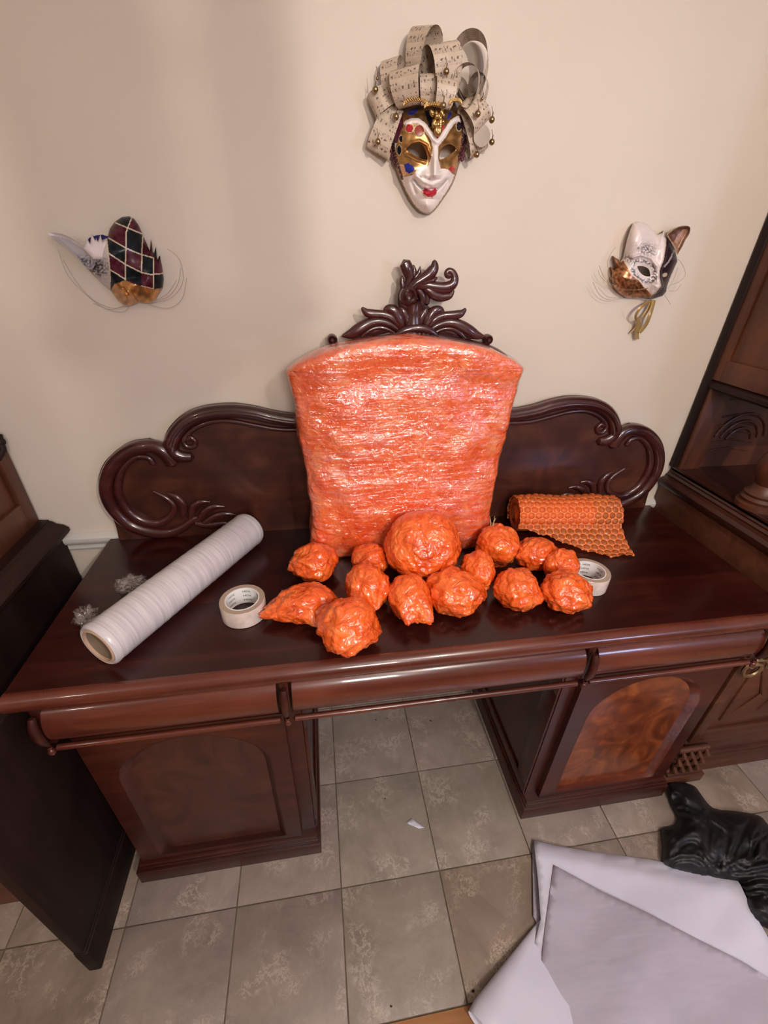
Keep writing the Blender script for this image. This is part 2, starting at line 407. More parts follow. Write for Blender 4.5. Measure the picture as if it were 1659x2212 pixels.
# sheet music paper (UV: x along ribbon in m, y across in m)
MUSIC, nt, b = newmat('sheet_music_paper')
tc = nd(nt, 'ShaderNodeTexCoord'); sp = nd(nt, 'ShaderNodeSeparateXYZ'); nt.links.new(tc.outputs['UV'], sp.inputs[0])
def mth(op, a, b2=None, c=None):
    n = nd(nt, 'ShaderNodeMath', operation=op)
    for i, q in enumerate((a, b2, c)):
        if q is None: continue
        if isinstance(q, (int, float)): n.inputs[i].default_value = q
        else: nt.links.new(q, n.inputs[i])
    return n.outputs[0]
X, Y = sp.outputs[0], sp.outputs[1]
blk = mth('FRACT', mth('MULTIPLY', X, 52.0))                    # one stave block each 19 mm
inst = mth('LESS_THAN', blk, .42)
lines = mth('MULTIPLY', mth('LESS_THAN', mth('FRACT', mth('MULTIPLY', blk, 9.5)), .28), inst)
nv = noi(nt, objco(nt, (170, 260, 1), out='UV'), 1.0, 1, .5)
notes = mth('MULTIPLY', mth('GREATER_THAN', nv, .60), mth('LESS_THAN', blk, .62))
ink = mth('MAXIMUM', mth('MULTIPLY', lines, .45), mth('MULTIPLY', notes, .85))
pc = ramp(nt, noi(nt, objco(nt), 30, 3), [(.3, (.50, .40, .29)), (.7, (.66, .53, .42))])
mx = nd(nt, 'ShaderNodeMix', data_type='RGBA'); nt.links.new(ink, mx.inputs[0]); nt.links.new(pc, mx.inputs[6]); mx.inputs[7].default_value = (.06, .04, .03, 1)
nt.links.new(mx.outputs[2], b.inputs['Base Color']); b.inputs['Roughness'].default_value = .45

H = .879
# ================================================================ SETTING
flo = mesh('floor', [(-2.6, -4.2, -.004), (2.8, -4.2, -.004), (2.8, 0, -.004), (-2.6, 0, -.004), (-2.6, -4.2, -.05), (2.8, -4.2, -.05), (2.8, 0, -.05), (-2.6, 0, -.05)],
           [(0, 1, 2, 3), (7, 6, 5, 4), (0, 4, 5, 1), (1, 5, 6, 2), (2, 6, 7, 3), (3, 7, 4, 0)], GROUT, None, False); tag(flo, kind='structure')
T = .305; OX, OY = -.281, -.688; YW = -.972
tcache = {}
def tile(x0, x1, y0, y1, k):
    key = (round(x1 - x0, 4), round(y1 - y0, 4), k)
    cx, cy = (x0 + x1) / 2, (y0 + y1) / 2
    if key not in tcache:
        o = MB().box(-(x1 - x0) / 2, (x1 - x0) / 2, -(y1 - y0) / 2, (y1 - y0) / 2, -.006, 0, .0015).build('tile', TILES[k], None, auto=30)
        tcache[key] = o.data
    else:
        o = bpy.data.objects.new('tile', tcache[key]); COL.objects.link(o)
    o.parent = flo; o.location = (cx, cy, R_.uniform(-.0006, .0004))
g = .0016
kinds = {(0, -1): 0, (1, -1): 1, (-1, -2): 2, (0, -2): 1, (1, -2): 1, (-1, -1): 2, (0, 0): 0, (1, 0): 0}
for i in range(-7, 8):
    for j in range(-2, 3):
        x0, x1 = OX + i * T + g, OX + (i + 1) * T - g; y0, y1 = OY + j * T + g, OY + (j + 1) * T - g
        y1 = min(y1, -.002); y0 = max(y0, YW + g)
        if y1 - y0 < .02: continue
        tile(x0, x1, y0, y1, kinds.get((i, j), R_.choice((0, 1, 2, 2))))
pk = None
for r in range(9):
    y1 = YW - .001 - r * .0836; xs = -2.55 + (r * .37) % .8
    x = -2.6
    while x < 2.75:
        x2 = min(xs + .9 if x == -2.6 else x + .9, 2.8)
        if x2 - x > .05:
            o = MB().box(x - (x + x2) / 2 + .0006, (x2 - x) / 2 - .0006, -.0412, .0412, -.008, 0, .0012).build('plank', PLANK, None, auto=30)
            o.parent = flo; o.location = ((x + x2) / 2, y1 - .0418, R_.uniform(-.0004, .0004))
        x = x2
tag(mesh('wall_back', [(-2.6, 0, 0), (2.8, 0, 0), (2.8, 0, 2.65), (-2.6, 0, 2.65), (-2.6, .1, 0), (2.8, .1, 0), (2.8, .1, 2.65), (-2.6, .1, 2.65)],
     [(0, 1, 2, 3), (7, 6, 5, 4), (0, 4, 5, 1), (2, 6, 7, 3)], WALL, None, False), kind='structure')
for nm, x0, x1, y0, y1 in (('wall_left', -2.7, -2.6, -4.3, .1), ('wall_right', 2.8, 2.9, -4.3, .1), ('wall_front', -2.7, 2.9, -4.3, -4.2)):
    tag(MB().box(x0, x1, y0, y1, 0, 2.65).build(nm, WALL, smooth=False), kind='structure')
tag(MB().box(-2.7, 2.9, -4.3, .1, 2.65, 2.75).build('ceiling', CEIL, smooth=False), kind='structure')
# chair rail behind the sideboard and baseboard
rail = [(0, .835), (-.008, .835), (-.012, .843), (-.010, .852), (-.012, .858), (-.020, .864), (-.024, .874), (-.024, .884), (-.016, .893), (0, .896)]
tag(MB().prism(rail, -2.6, 2.8).build('trim_1', WHITEP, smooth=False), kind='structure')
base = [(0, 0), (-.014, 0), (-.014, .10), (-.009, .115), (-.006, .13), (0, .132)]
tag(MB().prism(base, -2.6, 2.8).build('baseboard_back', WHITEP, smooth=False), kind='structure')

# ================================================================ SIDEBOARD
sb = empty('sideboard', (0, -.3, 0), 'long dark red mahogany pedestal sideboard with a scroll-carved backboard against the wall', 'sideboard')
# top with rounded front
prof = [(-.008, .839), (-.560, .839)]
for k in range(9):
    a = -math.pi / 2 + math.pi * k / 8
    prof.append((-.577 - .020 * math.cos(a), .859 + .020 * math.sin(a)))
prof += [(-.008, .879)]
top = MB().prism(prof, -.921, .921).build('tabletop', MAHOGTOP, sb, auto=40)
# bullnose lighter moulding strip along front
pr = []
for k in range(13):
    a = -math.pi * .55 + math.pi * 1.05 * k / 12
    pr.append((-.579 - .0225 * math.cos(a), .8585 + .0215 * math.sin(a)))
pr += [(-.570, .878), (-.570, .840)]
MB().prism(pr, -.922, .922).build('front_moulding', MAHOGMOULD, sb, auto=40)
# side mouldings of top
for s in (-1, 1):
    MB().prism([(s * .915, .842), (s * .924, .848), (s * .927, .859), (s * .924, .870), (s * .915, .8785)], -.58, -.01, 'y').build('side_moulding', MAHOG, sb, auto=40)
MB().box(-.868, .868, -.560, -.03, .705, .84).build('frieze_box', MAHOG, sb, smooth=False)
def drawer(x0, x1):
    p = [(-.555, .717)]
    for k in range(13):
        a = -math.pi / 2 + math.pi * k / 12
        p.append((-.566 - .034 * math.cos(a), .772 + .053 * math.sin(a)))
    p += [(-.555, .827)]
    d = MB().prism(p, x0, x1).build('drawer', MAHOGMOULD, sb, auto=40)
    MB().tube([(x0, -.590, .709), (x1, -.590, .709)], .0075, 10).build('bead_moulding', MAHOGMOULD, d)
for x0, x1 in ((-.872, -.396), (-.362, .352), (.386, .862)): drawer(x0, x1)
for x in (-.882, -.379, .369, .872):
    d = MB().box(x - .010, x + .010, -.585, -.54, .715, .838, .003)
    d.tube([(x, -.597, .735), (x, -.604, .755), (x, -.606, .775), (x, -.604, .8), (x, -.596, .82)], [.007, .0095, .010, .0095, .007], 12)
    dv = d.build('drawer_divider', MAHOG, sb)
    MB().lathe([(.0001, -.020), (.005, -.019), (.008, -.013), (.0075, -.006), (.004, -.002), (.0055, .002), (.004, .006)], (x, -.596, .716), 14).build('drop_knob', MAHOGMOULD, dv)
def arch_panel(x0, x1, zt, zb, y, r):
    """tombstone outline in x,z"""
    pts = [(x0, zb), (x1, zb)]
    cx = (x0 + x1) / 2; ra = (x1 - x0) / 2; zz = zt - ra * .86
    for k in range(17):
        a = math.pi * k / 16
        pts.append((cx + ra * math.cos(a), zz + ra * .86 * math.sin(a)))
    return pts
def ped(s):
    x_in, x_out = .352, .862
    X0, X1 = sorted((s * x_in, s * x_out))
    b = MB().box(X0, X1, -.552, -.03, .05, .71)
    # pilaster frame around the inner side panel
    p = b.build('pedestal', MAHOG, sb, smooth=False)
    base = MB(); XB0, XB1 = sorted((s * .337, s * .877))
    base.box(XB0, XB1, -.590, -.02, 0, .058, .002)
    # moulded upper edge
    for (e, z0, z1) in ((.0, .058, .066), (.006, .066, .076), (.010, .076, .088)):
        base.box(XB0 + e, XB1 - e, -.590 + e, -.02, z0, z1, .002)
    base.build('plinth', MAHOG, p, auto=30)
    sm = MB(); xs = s * x_in
    for z0, z1, y0, y1 in ((.60, .71, -.55, -.04), (.088, .13, -.55, -.04), (.13, .60, -.55, -.49), (.13, .60, -.10, -.04)):
        sm.box(min(xs, xs - s * .008), max(xs, xs - s * .008), y0, y1, z0, z1, .002)
    sm.build('side_frame', MAHOG, p, auto=30)
    # door: slab with a recessed arched panel
    dx0, dx1 = sorted((s * .392, s * .856)); y = -.552
    x0, x1 = dx0 + .052, dx1 - .046
    A = arch_panel(x0, x1, .665, .112, y, 0)
    outr = [(dx0, .094), (dx1, .094), (dx1, .705), (dx0, .705)]
    pts = outr + A; ne = len(A)
    E = [(i, (i + 1) % 4) for i in range(4)] + [(4 + i, 4 + (i + 1) % ne) for i in range(ne)]
    r = delaunay_2d_cdt([Vector(q) for q in pts], E, [], 0, 1e-7)
    vv = np.array([tuple(v) for v in r[0]]); F = np.array(r[2]); cen = vv[F].mean(1)
    F = F[~pip(A, cen[:, 0], cen[:, 1])]
    nV = len(vv); V3 = [(a, -.572, c) for a, c in vv] + [(a, y, c) for a, c in outr]
    fs = [tuple(f) for f in F] + [(i, (i + 1) % 4, nV + (i + 1) % 4, nV + i) for i in range(4)]
    bm_ = mesh('door', V3, fs, MAHOG, p, False)
    # panel bevel ring + recessed field
    cx = (x0 + x1) / 2; cz = .38
    def sc(P, k): return [(cx + (a - cx) * (1 - k / (x1 - cx)), c if c < .113 else cz + (c - cz) * (1 - k / .27)) for a, c in P]
    A1, A2, A3 = sc(A, .006), sc(A, .017), sc(A, .019)
    rings = [(A, -.572), (A1, -.569), (A2, -.557), (A3, -.555)]
    V = []; Fq = []
    for P, yy in rings: V += [(a, yy, c) for a, c in P]
    for q in range(len(rings) - 1):
        for i in range(ne): Fq.append((q * ne + i, q * ne + (i + 1) % ne, (q + 1) * ne + (i + 1) % ne, (q + 1) * ne + i))
    mesh('panel_moulding', V, Fq, MAHOGMOULD if s > 0 else MAHOG, p, True, auto=60)
    ob = mesh('door_panel', [(a, -.5552, c) for a, c in A3], [tuple(range(ne))], FLAME if s > 0 else FLAMESHADE, p, False)
    ob['label'] = 'arched flame-veneer panel' if s > 0 else 'arched flame-veneer panel in a shade-darkened colour'
    if s > 0:
        for yy, zz in ((-.40, .66), (-.46, .645)):
            MB().lathe([(.0001, -.003), (.004, -.003), (.006, 0)], (xs - .009, yy, zz), 12, 'x').build('lock_pin', BRASS, p)
ped(-1); ped(1)
# ---- backboard
O = [(0, 1.256), (.28, 1.256), (.335, 1.258), (.39, 1.268), (.44, 1.282), (.5, 1.291), (.575, 1.285), (.63, 1.265), (.67, 1.232), (.69, 1.2), (.7, 1.178),
     (.735, 1.196), (.79, 1.187), (.85, 1.148), (.885, 1.1), (.9, 1.05), (.898, 1.0), (.888, .94), (.893, .879)]
O = O[:1] + spline(O[1:11], 5)[:] + spline(O[11:], 5)
half = O
full = [(x, z) for x, z in half] + [(-x, z) for x, z in half[::-1][:-1]]
n = len(full)
def slab(full, y0, y1):
    r = delaunay_2d_cdt([Vector(q) for q in full], [(i, (i + 1) % len(full)) for i in range(len(full))], [], 0, 1e-7)
    vv = np.array([tuple(v) for v in r[0]]); F = np.array(r[2]); cen = vv[F].mean(1); F = F[pip(full, cen[:, 0], cen[:, 1])]
    k = len(vv)
    V = [(a, y0, c) for a, c in vv] + [(a, y1, c) for a, c in vv]
    nf = len(full)
    return V, [tuple(f) for f in F] + [tuple(f[::-1] + k) for f in F] + [(i, (i + 1) % nf, k + (i + 1) % nf, k + i) for i in range(nf)]
V, F = slab(full, -.034, -.012)
bb = mesh('backboard', V, F, MAHOGBACK, sb, True, auto=30)
def S2(pts, rad, n=6):
    sp = spline([(*p, r) for p, r in zip(pts, rad)], n)
    return [(a, c) for a, c, r in sp], [max(r, .0005) for a, c, r in sp]
def stroke(mb, pts, rad, y, flat=.9, s=1, n=12):
    p, r = S2(pts, rad)
    mb.tube([(s * a, y, c) for a, c in p], r, n, flat)
r1 = [(.0, 1.240), (.28, 1.240), (.335, 1.242), (.39, 1.252), (.44, 1.266), (.5, 1.274), (.57, 1.268), (.62, 1.248), (.655, 1.217), (.673, 1.185), (.674, 1.163), (.655, 1.148), (.628, 1.145)]
r1b = [(.0, 1.215), (.276, 1.216), (.372, 1.218), (.44, 1.232), (.5, 1.246), (.55, 1.247), (.594, 1.234), (.627, 1.212), (.640, 1.192), (.633, 1.177), (.617, 1.176), (.609, 1.190), (.618, 1.203), (.628, 1.196)]
r2 = [(.684, 1.126), (.690, 1.150), (.705, 1.170), (.735, 1.180), (.783, 1.170), (.832, 1.137), (.865, 1.092), (.882, 1.04), (.876, .985), (.848, .935), (.80, .905), (.745, .897), (.70, .912), (.66, .94), (.63, .945)]
r2b = [(.734, 1.128), (.742, 1.147), (.775, 1.150), (.812, 1.122), (.836, 1.084), (.848, 1.038), (.838, .982), (.805, .945), (.765, .935), (.728, .953), (.709, .984), (.720, 1.014), (.755, 1.042)]
for s in (-1, 1):
    mb = MB(); stroke(mb, r1, [.019] * 9 + [.021, .020, .019, .014], -.036, .9, s, 14)
    stroke(mb, [(a, c - .0) for a, c in r1[:10]], [.006] * 10, -.054, 1, s)
    mb.build('scroll_moulding', MAHOGCARVE, bb)
    mb = MB(); stroke(mb, r1b, [.007] * 9 + [.008, .008, .008, .008, .007], -.037, 1.1, s); mb.build('inner_bead', MAHOGCARVE, bb)
    mb = MB(); stroke(mb, r2, [.019, .021, .021, .020] + [.019] * 7 + [.017, .014, .010, .005], -.036, .9, s, 14); mb.build('scroll_moulding', MAHOGCARVE, bb)
    mb = MB(); stroke(mb, r2b, [.009, .009, .008, .009, .011, .012, .013, .014, .014, .012, .010, .008, .004], -.037, 1.0, s); mb.build('inner_bead', MAHOGCARVE, bb)
    mb = MB()
    for pts in ([(.69, .955), (.682, .990), (.694, 1.018), (.716, 1.033)], [(.67, .945), (.655, .982), (.63, .998), (.604, .997)],
                [(.65, .935), (.625, .965), (.595, .980), (.565, .978)], [(.64, .92), (.60, .945), (.565, .952), (.535, .945)], [(.66, .925), (.62, .915), (.58, .918), (.55, .912)]):
        stroke(mb, pts, [.008, .012, .010, .003], -.038, .8, s)
    mb.build('leaf_carving', MAHOGCARVE, bb)
# ---- tall centre splat behind the parcel with crest
S = [(-.215, .879), (.215, .879), (.235, 1.1), (.262, 1.25), (.275, 1.34), (.262, 1.40), (.20, 1.435), (.13, 1.45), (0, 1.47), (-.13, 1.45), (-.20, 1.435), (-.262, 1.40), (-.275, 1.34), (-.262, 1.25), (-.235, 1.1)]
V, F = slab(S, -.050, -.034)
sp_ = mesh('centre_splat', V, F, MAHOGBACK, sb, True, auto=30)
mb = MB(); mb.tube([(a, -.05, c) for a, c in spline(S[2:], 5)], .012, 10); mb.build('splat_moulding', MAHOGCARVE, sp_)
def q4(x, y): p = WY(680 + x / 3.456, 540 + y / 3.456, -.05); return (p.x, p.z)
K4 = .00040
def carve(name, strokes, y=-.05, flat=.7, parent=sp_):
    mb = MB()
    for pts, rad in strokes:
        stroke(mb, [q4(*p) for p in pts], [r * K4 for r in rad], y, flat)
    return mb.build(name, MAHOGCARVE, parent)
carve('crest_leaf', [([(672, 95), (690, 140), (708, 200), (700, 270), (680, 330)], [34, 38, 30, 24, 16]),
                     ([(735, 115), (742, 160), (722, 215), (695, 280)], [6, 16, 18, 10]),
                     ([(786, 125), (778, 170), (745, 215), (705, 275)], [5, 15, 16, 10]),
                     ([(650, 195), (652, 235), (662, 300), (670, 350)], [8, 17, 20, 14])])
carve('crest_leaf', [([(884, 82), (882, 130), (850, 180), (800, 215), (745, 250), (690, 305)], [14, 30, 36, 32, 28, 18]),
                     ([(905, 205), (868, 222), (812, 240), (760, 262)], [6, 20, 24, 16]),
                     ([(897, 110), (890, 160), (860, 205)], [6, 10, 8])], -.062)
carve('crest_scroll', [([(1003, 192), (984, 188), (978, 170), (995, 156), (1022, 172), (1036, 215), (1018, 258), (965, 280), (895, 275), (820, 262), (745, 262), (690, 300)], [16, 18, 18, 19, 22, 26, 31, 33, 32, 28, 24, 16]),
                        ([(1028, 300), (1000, 338), (940, 350), (885, 335), (845, 300), (800, 270)], [8, 20, 26, 28, 24, 14]),
                        ([(1020, 275), (960, 312), (890, 305), (830, 280)], [5, 12, 13, 8])], -.060)
carve('crest_stem', [([(668, 300), (655, 345), (665, 400), (720, 425)], [30, 34, 36, 30]),
                     ([(760, 280), (790, 320), (805, 365), (790, 405), (765, 400)], [22, 26, 24, 20, 12]),
                     ([(820, 290), (842, 340), (835, 400)], [16, 20, 18]), ([(700, 300), (745, 330), (750, 380)], [16, 14, 8]),
                     ([(740, 400), (738, 480), (736, 570)], [64, 52, 60])], -.052)
rosette = MB().lathe([(.0001, -.006), (.006, -.008), (.011, -.003), (.016, -.009), (.021, -.005), (.023, .004)], (WY(680 + 700 / 3.456, 540 + 345 / 3.456, -.068).x, -.068, WY(680 + 700 / 3.456, 540 + 345 / 3.456, -.068).z), 20, 'y').build('rosette', MAHOGCARVE, sp_)
for L in (0, 1):
    f_ = (lambda p: p) if not L else (lambda p: (1475 - p[0] - .02 * (p[1] - 400), p[1] + 8))
    carve('crest_leaf', [([f_(p) for p in P], r) for P, r in (
        ([(650, 590), (630, 520), (590, 455), (545, 440), (520, 470)], [20, 34, 34, 26, 16]),
        ([(650, 600), (590, 520), (520, 485), (440, 478), (385, 465), (352, 432)], [16, 26, 26, 28, 24, 10]),
        ([(640, 615), (570, 560), (480, 535), (400, 550), (330, 590), (270, 625), (205, 640)], [12, 20, 26, 34, 38, 30, 8]),
        ([(620, 640), (540, 590), (460, 580), (390, 610), (350, 650)], [8, 12, 14, 14, 10]),
        ([(700, 600), (690, 520), (660, 460), (640, 430)], [18, 26, 24, 14]))], -.054)
    carve('crest_panel', [([f_(p) for p in ((590, 600), (520, 590), (440, 610), (390, 650))], [10, 30, 34, 14])], -.044)
    x, z = q4(130 if not L else 1292, 668); sm = MB(); sm.lathe([(.0001, -.012), (.004, -.012), (.006, -.006), (.010, -.011), (.013, -.006), (.013, .012), (.0001, .012)], (x, -.05, z), 18, 'y')
    sm.build('small_scroll', MAHOGCARVE, sp_)
carve('crest_shell', [([(590, 640), (660, 598), (760, 580), (850, 600), (905, 640)], [14, 24, 28, 24, 14])] + [([(x, 640), (x + (748 - x) * .1, 590)], [18, 12]) for x in range(640, 880, 32)], -.066)
# backing behind crest
BK = [q4(*p) for p in ((240, 662), (330, 570), (450, 520), (560, 470), (640, 430), (640, 250), (720, 230), (850, 260), (850, 420), (900, 470), (1020, 520), (1120, 570), (1190, 664), (740, 760))]
V, F = slab(BK, -.046, -.034); mesh('crest_backing', V, F, MAHOGCARVE, sp_, True, auto=30)
carve('side_leaf', [([(1492, 900), (1496, 960), (1478, 1030), (1440, 1100)], [8, 26, 34, 8]), ([(1470, 940), (1440, 1000), (1410, 1080)], [20, 34, 30]), ([(1465, 1080), (1435, 1075)], [5, 16])], -.045)

# ================================================================ TALL CUPBOARD ON THE RIGHT
hu = empty('carved_cupboard', (1.4, -.28, 0), 'tall carved brown oak cupboard standing right of the sideboard, with a turned column', 'cupboard')
XR = 1.95
bd = MB().box(.945, XR, -.515, -.012, .03, .955).build('lower_case', OAKDKX, hu, smooth=False)
mb = MB(); mb.box(.935, XR, -.530, -.012, 0, .088, .003); mb.box(.94, XR, -.524, -.012, .088, .105, .003)
mb.box(.94, XR, -.522, -.012, .165, .185, .004); mb.box(.94, XR, -.526, -.012, .185, .20, .003); mb.build('plinth', OAKDKX, bd, auto=30)
mb = MB(); mb.box(.898, 1.056, -.562, -.40, 0, .045, .003); mb.box(.905, 1.045, -.556, -.40, .045, .058, .003); mb.build('foot_block', OAKDKX, bd, auto=30)
mb = MB()
for k in range(3):
    z = .085 + k * .045
    for j in range(4):
        mb.tube([(.912 + j * .030, -.548, z - .02), (.922 + j * .030, -.556, z), (.916 + j * .030, -.548, z + .02)], [.004, .011, .004], 8)
mb.tube([(.90, -.54, .066), (1.03, -.54, .066)], .012); mb.tube([(.905, -.54, .19), (1.02, -.54, .19)], .011)
mb.build('carved_foot', OAKDKX, bd)
mb = MB(); mb.box(.95, .99, -.528, -.51, .20, .90, .003); mb.box(.99, XR, -.528, -.51, .205, .262, .003); mb.box(.99, XR, -.528, -.51, .80, .90, .003); mb.build('door_frame', OAKDKX, bd, auto=30)
mb = MB(); mb.box(1.03, XR, -.522, -.505, .30, .78, .006); 
for k in range(7): mb.tube([(1.06 + .1 * k, -.522, .34), (1.12 + .08 * k, -.526, .44 + .02 * k), (1.06 + .1 * k, -.522, .56)], [.004, .009, .004], 8)
mb.build('carved_panel', OAKDKX, bd)
px = WY(1632, 1440, -.545); mb = MB()
cx, cz = px.x, px.z
mb.tube([(cx + .045 * math.cos(t) * (1 - t / 14) , -.545, cz - .01 + .045 * math.sin(t) * (1 - t / 14)) for t in np.linspace(0, 9, 40)], [.006] * 40, 8)
mb.tube([(cx, -.545, cz + .05), (cx + .03, -.55, cz + .07), (cx + .06, -.55, cz + .06), (cx + .1, -.545, cz + .075)], .008, 8)
mb.tube([(cx - .01, -.545, cz + .09), (cx + .02, -.555, cz + .065), (cx + .02, -.55, cz + .03)], .007, 8)
ob = mb.build('scroll_ornament', BRASS, bd); ob['label'] = 'curled brass scroll ornament'
def mould(name, prof, x0, x1, y0, y1, mat, parent):
    """a moulding profile [(out, z)] run along the left side (x0) and front (y0)"""
    V = []; n = len(prof)
    for (bx, by, ox, oy) in ((x0, y1, -1, 0), (x0, y0, -1, -1), (x1, y0, 0, -1)):
        for o_, z in prof: V.append((bx + ox * o_, by + oy * o_, z))
    F = []
    for k in range(2):
        for i in range(n): F.append((k * n + i, k * n + (i + 1) % n, (k + 1) * n + (i + 1) % n, (k + 1) * n + i))
    F += [tuple(range(n)), tuple(range(2 * n, 3 * n))[::-1]]
    return mesh(name, V, F, mat, parent, True, auto=35)
ct = MB().box(.965, XR, -.50, -.012, .955, 1.022).build('counter', OAKDKY, hu, smooth=False)
mould('counter_moulding', [(-.03, .935), (.0, .94), (.012, .948), (.027, .956), (.034, .968), (.034, .980), (.026, .990), (.012, .994), (.014, 1.000), (.006, 1.006), (.008, 1.011), (.000, 1.017), (.002, 1.024), (-.008, 1.030), (-.03, 1.030)], .968, XR, -.505, -.012, OAKDKY, ct)
MB().box(.965, XR, -.500, -.012, 1.016, 1.0285).build('counter_top', OAKDKY, ct, smooth=False)
bp_ = MB().box(.965, XR, -.028, -.012, 1.028, 1.315).build('back_panel', OAKDK, hu, smooth=False)
mb = MB(); mb.box(.965, 1.045, -.042, -.028, 1.0287, 1.315, .003); mb.box(1.045, XR, -.040, -.028, 1.27, 1.315, .003); mb.build('panel_stile', OAKDK, bp_, auto=30)
mb = MB()
for k in range(3):
    cx = 1.16 + k * .26
    for rr in (.05, .075, .1):
        mb.tube([(cx + rr * math.cos(t), -.030, 1.12 + rr * math.sin(t)) for t in np.linspace(.2, 2.9, 14)], .005, 8)
for k in range(5): mb.tube([(1.05, -.03, 1.09 + .03 * k), (1.14, -.03, 1.10 + .03 * k), (1.22, -.03, 1.085 + .03 * k)], .003, 6)
mb.build('arch_carving', OAKDK, bp_)
up = MB().box(.972, XR, -.36, -.012, 1.33, 2.35).build('upper_case', OAKDK, hu, smooth=False)
mould('upper_moulding', [(-.03, 1.302), (.002, 1.304), (.012, 1.312), (.012, 1.322), (.004, 1.330), (.0, 1.336), (-.03, 1.336)], .972, XR, -.36, -.012, DARKWY, up)
mb = MB(); mb.box(.962, .972, -.36, -.30, 1.336, 2.35, .002); mb.box(.962, .972, -.058, -.012, 1.336, 2.35, .002); mb.box(.962, .972, -.30, -.058, 1.336, 1.398, .002); mb.box(.962, .972, -.30, -.058, 2.2, 2.35, .002)
mb.build('side_frame', OAKDK, up, auto=30)
MB().box(.955, .975, -.030, -.004, 1.03, 2.35, .004).build('back_post', DARKW, hu, auto=30)
cp = WZ(1634, 1092, 1.03)
col = MB(); CX, CY = cp.x, cp.y
col.lathe([(.0001, 1.0285), (.056, 1.0285), (.056, 1.042), (.046, 1.047), (.050, 1.056), (.043, 1.064), (.047, 1.072), (.036, 1.08), (.030, 1.10), (.036, 1.115), (.044, 1.135), (.046, 1.16), (.040, 1.185), (.030, 1.205), (.036, 1.215), (.030, 1.225), (.040, 1.245), (.044, 1.27), (.050, 1.30), (.0001, 1.302)], (CX, CY, 0), 28)
col.build('turned_column', OAKDK, hu)

# ================================================================ CUPBOARD ON THE LEFT
lc = empty('dark_cupboard', (-1.4, -.3, 0), 'almost black wooden cupboard at the left edge, with a projecting moulded counter', 'cupboard')
XL = -1.9
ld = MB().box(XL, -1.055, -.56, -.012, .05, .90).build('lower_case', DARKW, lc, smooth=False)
mb = MB(); mb.box(XL, -1.04, -.585, -.012, 0, .10, .003); mb.box(XL, -1.045, -.575, -.012, .10, .125, .003); ob = mb.build('plinth', OAKDKX, ld, auto=30)
def mouldL(name, prof, x1, y0, y1, mat, parent):
    V = []; n = len(prof)
    for (bx, by, ox, oy) in ((x1, y1, 1, 0), (x1, y0, 1, -1), (XL, y0, 0, -1)):
        for o_, z in prof: V.append((bx + ox * o_, by + oy * o_, z))
    F = []
    for k in range(2):
        for i in range(n): F.append((k * n + i, (k + 1) * n + i, (k + 1) * n + (i + 1) % n, k * n + (i + 1) % n))
    F += [tuple(range(n))[::-1], tuple(range(2 * n, 3 * n))]
    return mesh(name, V, F, mat, parent, True, auto=35)
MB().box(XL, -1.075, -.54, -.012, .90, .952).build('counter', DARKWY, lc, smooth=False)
mouldL('counter_moulding', [(-.04, .875), (.0, .878), (.012, .886), (.022, .896), (.038, .902), (.046, .912), (.046, .922), (.034, .932), (.016, .938), (.008, .946), (-.02, .953), (-.04, .953)], -1.075, -.54, -.012, DARKWY, lc)
lu = MB().box(XL, -1.112, -.36, -.012, .952, 1.6).build('upper_case', OAKDK, lc, smooth=False)
mb = MB(); mb.box(-1.112, -1.100, -.055, -.012, .952, 1.60, .002); mb.box(-1.112, -1.100, -.36, -.055, .952, 1.03, .002); mb.build('side_frame', OAKDK, lu, auto=30)
mb = MB(); mb.ball((-1.098, -.03, 1.205), .014); mb.ball((-1.102, -.05, 1.19), .012); mb.tube([(-1.10, -.06, 1.17), (-1.092, -.04, 1.185), (-1.10, -.02, 1.22)], .009); mb.build('carved_knob', DARKW, lu)
# dark board standing on edge between cupboard and sideboard
db = empty('dark_board', (-.935, -.55, 0), 'dark wooden board stood on edge between the left cupboard and the sideboard', 'board')
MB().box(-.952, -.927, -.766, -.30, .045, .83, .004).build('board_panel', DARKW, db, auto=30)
mb = MB(); mb.box(-.954, -.921, -.768, -.30, 0, .118, .005); mb.box(-.953, -.924, -.767, -.30, .118, .130, .004); mb.build('bottom_rail', DARKW, db, auto=30)

